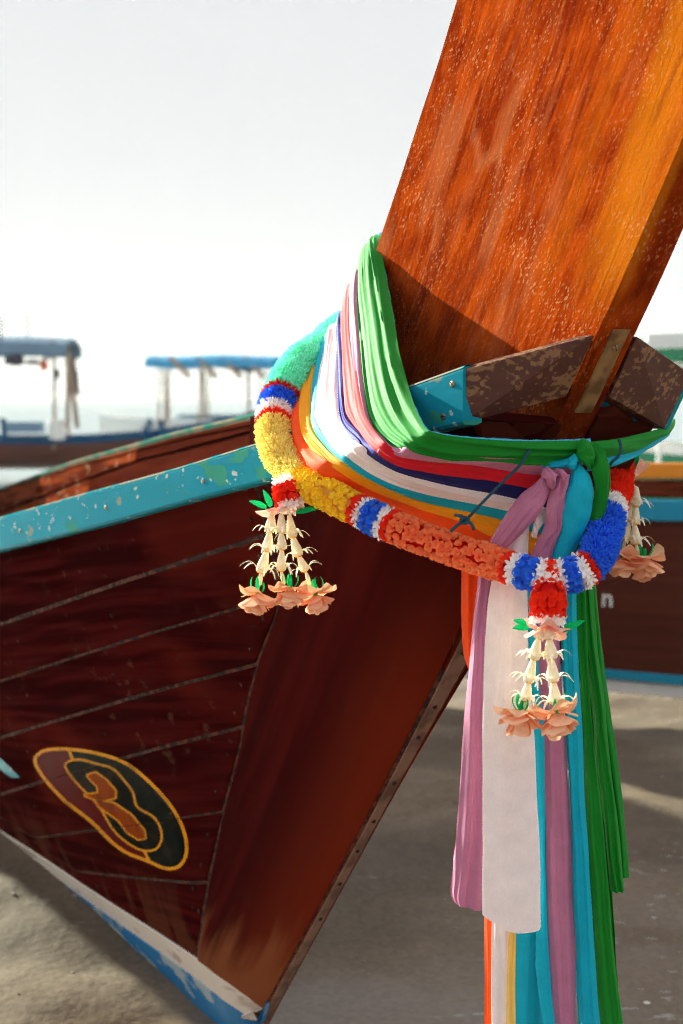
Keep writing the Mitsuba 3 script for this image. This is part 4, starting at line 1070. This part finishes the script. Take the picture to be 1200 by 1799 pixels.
def t2(x, y): return 400 + x / 5.4545, 820 + y / 5.4545
tassel('flower tassel with three strands of white buds, hanging before the dark hull', 2.60,
       [(499, 846, 2.605), (504, 866, 2.595), (511, 893, 2.585)], (496, 888, 2.60),
       [((476, 890, 2.60), (462, 860, 2.59), .006), ((468, 892, 2.60), (437, 880, 2.585), .0065), ((520, 900, 2.59), (562, 893, 2.575), .0065)],
       [[(478, 902, .004), (474, 935, 0), (469, 967, 0), (459, 1003, 0), (456, 1032, 0)], [(494, 902, -.008), (495, 938, -.012), (495, 966, -.012), (494, 1003, -.012), (500, 1030, -.012)], [(508, 904, .004), (514, 942, 0), (524, 975, 0), (537, 1004, 0), (546, 1031, 0)]],
       [(453, 1046, 0, 1.0), (510, 1036, -.02, 1.0), (554, 1046, 0, 1.0)], 5, ball_r=.0255, top=.14)
tassel('flower tassel hanging at the front of the garland before the white sash', 2.285,
       [(964, 1028, 2.315), (964, 1046, 2.305), (962, 1092, 2.30)], (958, 1098, 2.29),
       [((925, 1096, 2.285), (901, 1090, 2.28), .0055), ((928, 1102, 2.285), (900, 1104, 2.275), .006), ((988, 1108, 2.285), (1028, 1090, 2.27), .0065)],
       [[(950, 1102, 0), (946, 1122, 0), (938, 1156, 0), (929, 1196, 0), (923, 1230, 0), (922, 1252, 0)], [(963, 1102, -.004), (965, 1122, -.004), (969, 1158, -.004), (972, 1198, -.004), (976, 1234, -.004), (978, 1254, -.004)]],
       [(916, 1252, 0, 1.12), (978, 1254, -.012, 1.12)], 6, ball_r=.029, top=.01)
tassel('flower tassel on the far side of the bow beside the other boat', 2.74,
       [(1080, 806, 2.72), (1088, 818, 2.71), (1098, 838, 2.70)], (1106, 832, 2.71),
       [((1112, 822, 2.70), (1121, 794, 2.69), .006), ((1104, 832, 2.69), (1112, 812, 2.68), .007), ((1088, 858, 2.69), (1106, 846, 2.68), .006)],
       [[(1112, 850, 0), (1112, 884, 0), (1104, 916, 0), (1098, 948, 0), (1092, 975, 0)], [(1118, 854, -.008), (1118, 890, -.008), (1115, 922, -.008), (1117, 954, -.008), (1122, 982, -.008)]],
       [(1094, 980, 0, 1.1), (1132, 982, -.01, 1.15)], 8, facing=(.8, -.3, -.6), ball_r=.022)

# ------------------------------------------------------------------ background
mat('hill_green', proc(lambda p, n, uv: mix(c3(.05, .075, .045), c3(.09, .12, .07), fbm(p.x * .05, p.y * .05, p.z * .1, 4))), .9)
hx = np.linspace(120, 900, 120)
hy = np.array([0, 40, 90, 160, 260])
prof = np.array([0, .55, .9, 1.0, .9])
hh = 6 + 42 * np.exp(-((hx - 222) / 85) ** 2) + 22 * np.exp(-((hx - 480) / 100) ** 2) + 10 * meshkit.fbm(np.stack([hx * .02, hx * 0, hx * 0], 1), 4, 2)
P = .62 * np.stack([np.stack([hx, 900 + y + 0 * hx, hh * k + 1.2 + 1.6 * (meshkit.noise(np.stack([hx * .11, hx * 0 + y, hx * 0], 1), 4))], -1) for y, k in zip(hy, prof)], 1)
g = grid(P)
if g.face_normals[:, 2].mean() < 0: g.invert()
obj('hill', g, 'hill_green', smooth=True, kind='structure', label='low wooded hill across the bay', category='hill')

mat('boat_brown', proc(lambda p, n, uv: mix(c3(.075, .013, .008), c3(.17, .034, .016), fbm(p.x * 2, p.y * 2, p.z * 30, 4))), .4)
mat('boat_blue', lin(4, 72, 112), .4, specular=.1)
mat('canopy_grey', lin(105, 135, 160), .6)
mat('canopy_blue', lin(48, 150, 200), .6)
mat('canopy_white', lin(225, 228, 226), .6)
mat('boat_green', lin(40, 130, 95), .5)
mat('post_wood', lin(150, 125, 105), .6)
mat('dark_canvas', lin(50, 48, 60), .8)
mat('orange_paint', lin(245, 150, 40), .4)
mat('life_vest', lin(205, 80, 30), .7)
mat('boat_teal', lin(30, 150, 185), .4)
mat('plain_white', lin(235, 232, 228), .5)


def hull_mesh(st, secs_):
    """Loft a boat hull: st stations (x, half beam at rail, rail z, keel z); returns a closed skin along x."""
    rows = []
    for x, b, zr, zk in st:
        v = np.linspace(0, 1, secs_)
        y = b * np.sin(v * np.pi / 2) ** .6; z = zk + (zr - zk) * v ** 1.4
        half = np.stack([x + 0 * v, y, z], 1)
        rows.append(np.vstack([half[::-1] * np.array([1, -1, 1]), half[1:]]))
    return grid(np.array(rows))


def small_boat(key, o, yaw, L, beam, zrail, zbow, hull_m, rail_m, canopy=None, posts=(), lowest=-.15, post_m='post_wood'):
    M = np.eye(4); c, s = math.cos(yaw), math.sin(yaw); M[:2, :2] = [[c, -s], [s, c]]; M[:3, 3] = o
    xs = np.linspace(0, 1, 25)
    b = beam / 2 * np.sin(np.pi * np.clip(xs * .86 + .12, 0, 1)) ** .55
    zr = zrail + (zbow - zrail) * np.clip((xs - .6) / .4, 0, 1) ** 2.2 + .12 * np.clip((.15 - xs) / .15, 0, 1)
    zk = lowest + (zbow - lowest) * .75 * np.clip((xs - .72) / .28, 0, 1) ** 1.8
    b = np.where(xs > .97, .04, b)
    st = np.stack([xs * L, b, zr, zk], 1)
    obj('hull', moved(hull_mesh(st, 10), M), hull_m, key, smooth=30)
    for sg in (-1, 1):
        P = np.stack([np.stack([st[:, 0], sg * (b + y), zr + z], -1) for y, z in [(-.03, -.01), (-.03, .05), (.035, .05), (.035, -.10), (-.0, -.10)]], 1)
        obj('rail', moved(grid(P), M), rail_m, key, smooth=30)
    P = np.stack([np.stack([st[2:-3, 0], k * b[2:-3] * .95, zr[2:-3] - .22], -1) for k in (-1, 0, 1)], 1)
    obj('deck', moved(grid(P), M), 'post_wood', key, smooth=True)
    if canopy:
        x0, x1, w_, zc_, mt = canopy
        yy = np.linspace(-1, 1, 13); xx = np.linspace(x0, x1, 16)
        top = np.stack([np.stack([xx + 0 * y, w_ / 2 * y + 0 * xx, zc_ - .16 * y ** 2 + .03 * np.sin(xx * 2) + 0 * xx], -1) for y in yy], 1)
        cn = obj('canopy', moved(shell(top, .05, .01, np.array([0, 0, 1.0])), M), mt, key, smooth=30)
        for sg in (-1, 1):
            for nm, mt2, dzs in ([('valance', mt, (.02, .10, .24))] if mt != 'canopy_white' else [('valance', mt, (-.08, .03, .13)), ('trim', 'boat_green', (.135, .18, .27))]):
                sk = np.stack([np.stack([xx, sg * (w_ / 2 + .01) + 0 * xx, zc_ - .16 - dz + .03 * np.sin(xx * 2)], -1) for dz in dzs], 1)
                obj(nm, moved(shell(sk, .02, .004, np.array([0, float(sg), 0])), M), mt2, cn, smooth=30)
        for x in posts:
            for sg in (-1, 1):
                obj('post', moved(bar([x, sg * w_ * .44, zrail - .2], [x + .04, sg * w_ * .46, zc_ - .16], .06), M), post_m, key, smooth=False)
            obj('roof_beam', moved(bar([x, -w_ * .5, zc_ - .14], [x, w_ * .5, zc_ - .14], .05), M), post_m, key, smooth=False)
    return M


def W(px_, py_, Y): return at(np.float64(px_), np.float64(py_), np.float64(Y))


# left boat lying broadside, 30 m off
k = thing('moored_longtail', 'brown boat with dark blue rail and grey roof lying broadside at the left edge', 'boat', 'boats lying beyond the bow')
o = W(-560, 820, 30); o[2] = 0
M = small_boat(k, o + np.array([0, 0, 0.0]), .02, 12.5, 1.9, .66, 1.3, 'boat_brown', 'boat_blue', (1.2, 8.3, 1.9, 2.78, 'canopy_grey'), (1.4, 3.4, 5.6, 8.0), lowest=.0)
hang = cat([box(W(25, 634, 29.3), [.36, .2, .16]), box(W(30, 624, 29.3), [.2, .15, .2])])
obj('hanging_bundle', hang, 'dark_canvas', k, smooth=False)
obj('life_vest', box(W(77, 642, 29.2), [.14, .1, .18]), 'life_vest', k, smooth=False)
fl = moved(trimesh.creation.icosphere(2, .08), np.diag([.8, .8, 1.3, 1.0])); fl.apply_translation(W(100, 657, 29.2))
obj('hanging_float', fl, 'dark_canvas', k, smooth=True)
q = np.array([(118, 628), (126, 640), (134, 660), (137, 690), (131, 684), (124, 672), (119, 655)], float)
cl = np.stack([np.stack([at(np.linspace(a, b, 6), np.linspace(c_, c_, 6), 29.2 + .12 * np.sin(np.linspace(0, 5, 6) + c_)) for a, b, c_ in [(114, 128, 626), (117, 134, 642), (120, 138, 660), (121, 139, 675), (124, 142, 692)]], 0)], 0)[0]
obj('rolled_awning', shell(cl, .06, .01, np.array([0, -1.0, 0])), 'dark_canvas', k, smooth=40)
obj('post', bar(W(120, 622, 29.0), W(136, 752, 29.0), .09), 'post_wood', k, smooth=False)
obj('post', bar(W(119, 622, 29.0), W(118, 752, 29.0), .06), 'post_wood', k, smooth=False)
obj('mast', bar(W(48, 600, 30), W(48, 552, 30), .03), 'post_wood', k, smooth=False)
for x, y0 in [(5, 735), (255, 747), (283, 738)]:
    obj('mooring_post', bar(W(x, y0, 29.2), W(x + 4, 772, 29.2), .10), 'boat_blue', k, smooth=False)
for a_, b_ in [((2, 604), (2, 560)), ((96, 606), (70, 640)), ((60, 640), (104, 622)), ((112, 640), (126, 625))]:
    obj('rigging_line', bar(W(a_[0], a_[1], 29.3), W(b_[0], b_[1], 29.3), .035), 'dark_canvas', k, smooth=False)
obj('hanging_bundle', box(W(57, 636, 29.1), [.22, .16, .10]), 'dark_canvas', k, smooth=False)
obj('hanging_bundle', moved(trimesh.creation.icosphere(2, .13), np.diag([1.4, 1, .8, 1]) + np.r_[np.zeros((0, 4)), np.c_[np.zeros((4, 3)), np.r_[W(28, 634, 28.9), 0]]]), 'dark_canvas', k, smooth=True)
obj('engine_box', box(W(45, 755, 29.2) + np.array([0, 0, .05]), [.7, .5, .22]), 'canopy_grey', k, smooth=False)
obj('water_drum', moved(trimesh.creation.cylinder(.16, .4, sections=18), frame(W(100, 755, 29.2), [0, 0, 1])), 'plain_white', k, smooth=40)
# paler boat farther out
k = thing('roofed_longtail', 'pale distant boat under a bright blue roof left of the garland', 'boat', 'boats lying beyond the bow')
o = W(180, 760, 46); o[2] = 0
small_boat(k, o, -.05, 8.5, 1.8, .80, 1.5, 'plain_white', 'canopy_white', (1.6, 5.7, 2.1, 2.88, 'canopy_blue'), (2.0, 3.3, 5.2))
obj('roof_cover', shell(np.stack([at(np.linspace(320, 445, 8), np.linspace(628, 640, 8) - 4 * np.sin(np.linspace(0, 3.1, 8)) + dy, 46 + dz) for dy, dz in [(14, -1.0), (0, -.2), (2, .9)]], 1), .05, .01, np.array([0, -.5, 1.0])), 'canopy_grey', k, smooth=40)
for x in (325, 372, 415, 455):
    obj('roof_batten', bar(W(x - 26, 628, 44.9), W(x + 8, 662, 44.6), .13), 'post_wood', k, smooth=False)
for x in (290, 357, 436):
    obj('post', bar(W(x, 650, 45), W(x + 2, 745, 45), .10), 'post_wood', k, smooth=False)
obj('cabin_side', box(W(400, 738, 45.3), [3.2, .1, .35]), 'canopy_grey', k, smooth=False)
obj('bow_post', bar(W(264, 752, 44.8), W(262, 735, 44.8), .16), 'boat_blue', k, smooth=False)
# near boat on the right
k = thing('beached_longtail', 'red brown boat with turquoise rail on the sand behind the hanging green sash', 'boat', 'boats lying beyond the bow')
def q4(rows_): return np.stack([at(*np.array(r_, float).T) for r_ in rows_], 0)
def line_(xs_, ys_, Ys_): return np.stack([np.array(xs_, float), np.array(ys_, float), np.array(Ys_, float)], 1)
XS = np.array([[-.9, 8.25], [.3, 7.7], [1.5, 7.1], [2.4, 6.65], [3.4, 6.1], [4.6, 5.5]])
def bh(x, z0_, off=0.0): 
    return np.stack([XS[:, 0], XS[:, 1] - off, z0_ * np.ones(6)], 1)
rise = np.array([-.01, .0, .02, .06, .16, .36])
def lv(z_, off): a = bh(0, 0, off); a[:, 2] = z_ + rise * min(1, z_ / .9); return a
flare = [(.02, .0), (.10, .06), (.35, .18), (.65, .28), (.94, .34)]
P = np.stack([lv(z_, o_) for z_, o_ in flare], 1)
PH = np.stack([spline(P[:, j], 60) for j in range(P.shape[1])], 1)
obj('hull', shell(PH, .04, .005, np.array([-.4, -1, 0])), 'boat_brown', k, smooth=30)
def wale(z0_, z1_, o0, th, matn, name, **kw):
    a, b = spline(lv(z0_, o0 + th), 60), spline(lv(z1_, o0 + th), 60)
    obj(name, shell(np.stack([a, (a + b) / 2, b], 1), th, .006, np.array([-.4, -1, 0])), matn, k, smooth=30, **kw)
wale(.90, 1.00, .335, .05, 'boat_teal', 'rail')
wale(.085, .135, .06, .02, 'boat_teal', 'waterline_stripe')
wale(.015, .082, .02, .03, 'plain_white', 'bottom_stripe')
wale(1.005, 1.09, .25, .03, 'wood_inner', 'washboard')
wale(1.095, 1.17, .22, .04, 'orange_paint', 'top_rail')
for x in (1, 1.7, 2.4, 3.1):
    y_ = np.interp(x, XS[:, 0], XS[:, 1]) + .1
    obj('awning_post', bar([x + .2, y_, 1.1], [x + .2, y_, 1.62], .035), 'plain_white', k, smooth=False)
tm = meshkit.text_mesh('n', .075, .004, True)
tp = W(1053, 1062, 7.0)
nn = np.array([.5, -.85, 0]); nn = np.array([-.42, -.9, .0]); nn /= np.linalg.norm(nn); tx = np.array([-nn[1], nn[0], 0])
Mt = np.eye(4); Mt[:3, 0], Mt[:3, 1], Mt[:3, 2] = tx, [0, 0, 1], nn
cx_ = float(tp[0]); Mt[:3, 3] = [cx_, np.interp(cx_, XS[:, 0], XS[:, 1]) - np.interp(tp[2], [f_[0] for f_ in flare], [f_[1] for f_ in flare]) - .03, tp[2]]
obj('lettering', moved(tm, Mt), 'plain_white', k, smooth=False, label='white painted lowercase letter n')
# roofed boat behind it
k = thing('white_roofed_boat', 'boat with white roof and green trim at the right edge below the hill', 'boat', 'boats lying beyond the bow')
o = W(1085, 800, 21); o[2] = 0
small_boat(k, o, -.12, 9.0, 1.9, .75, 1.4, 'boat_green', 'plain_white', (.3, 6.5, 2.2, 2.46, 'canopy_white'), (.5, 1.1, 2.4, 4.2, 6.2), post_m='plain_white')

# ------------------------------------------------------------------ sea haze
scene['air'] = {'type': 'homogeneous', 'albedo': {'type': 'rgb', 'value': [.97, .97, .97]}, 'sigma_t': .0003, 'phase': {'type': 'hg', 'g': .2}}
scene['camera']['medium'] = {'type': 'ref', 'id': 'air'}
scene['haze'] = {'type': 'cube', 'to_world': T4().translate([0, 550, 23]).scale([1000, 800, 32]), 'bsdf': {'type': 'null'}, 'interior': {'type': 'ref', 'id': 'air'}}
labels['haze'] = {'label': 'thin bright sea haze over the bay', 'category': 'haze', 'kind': 'stuff'}
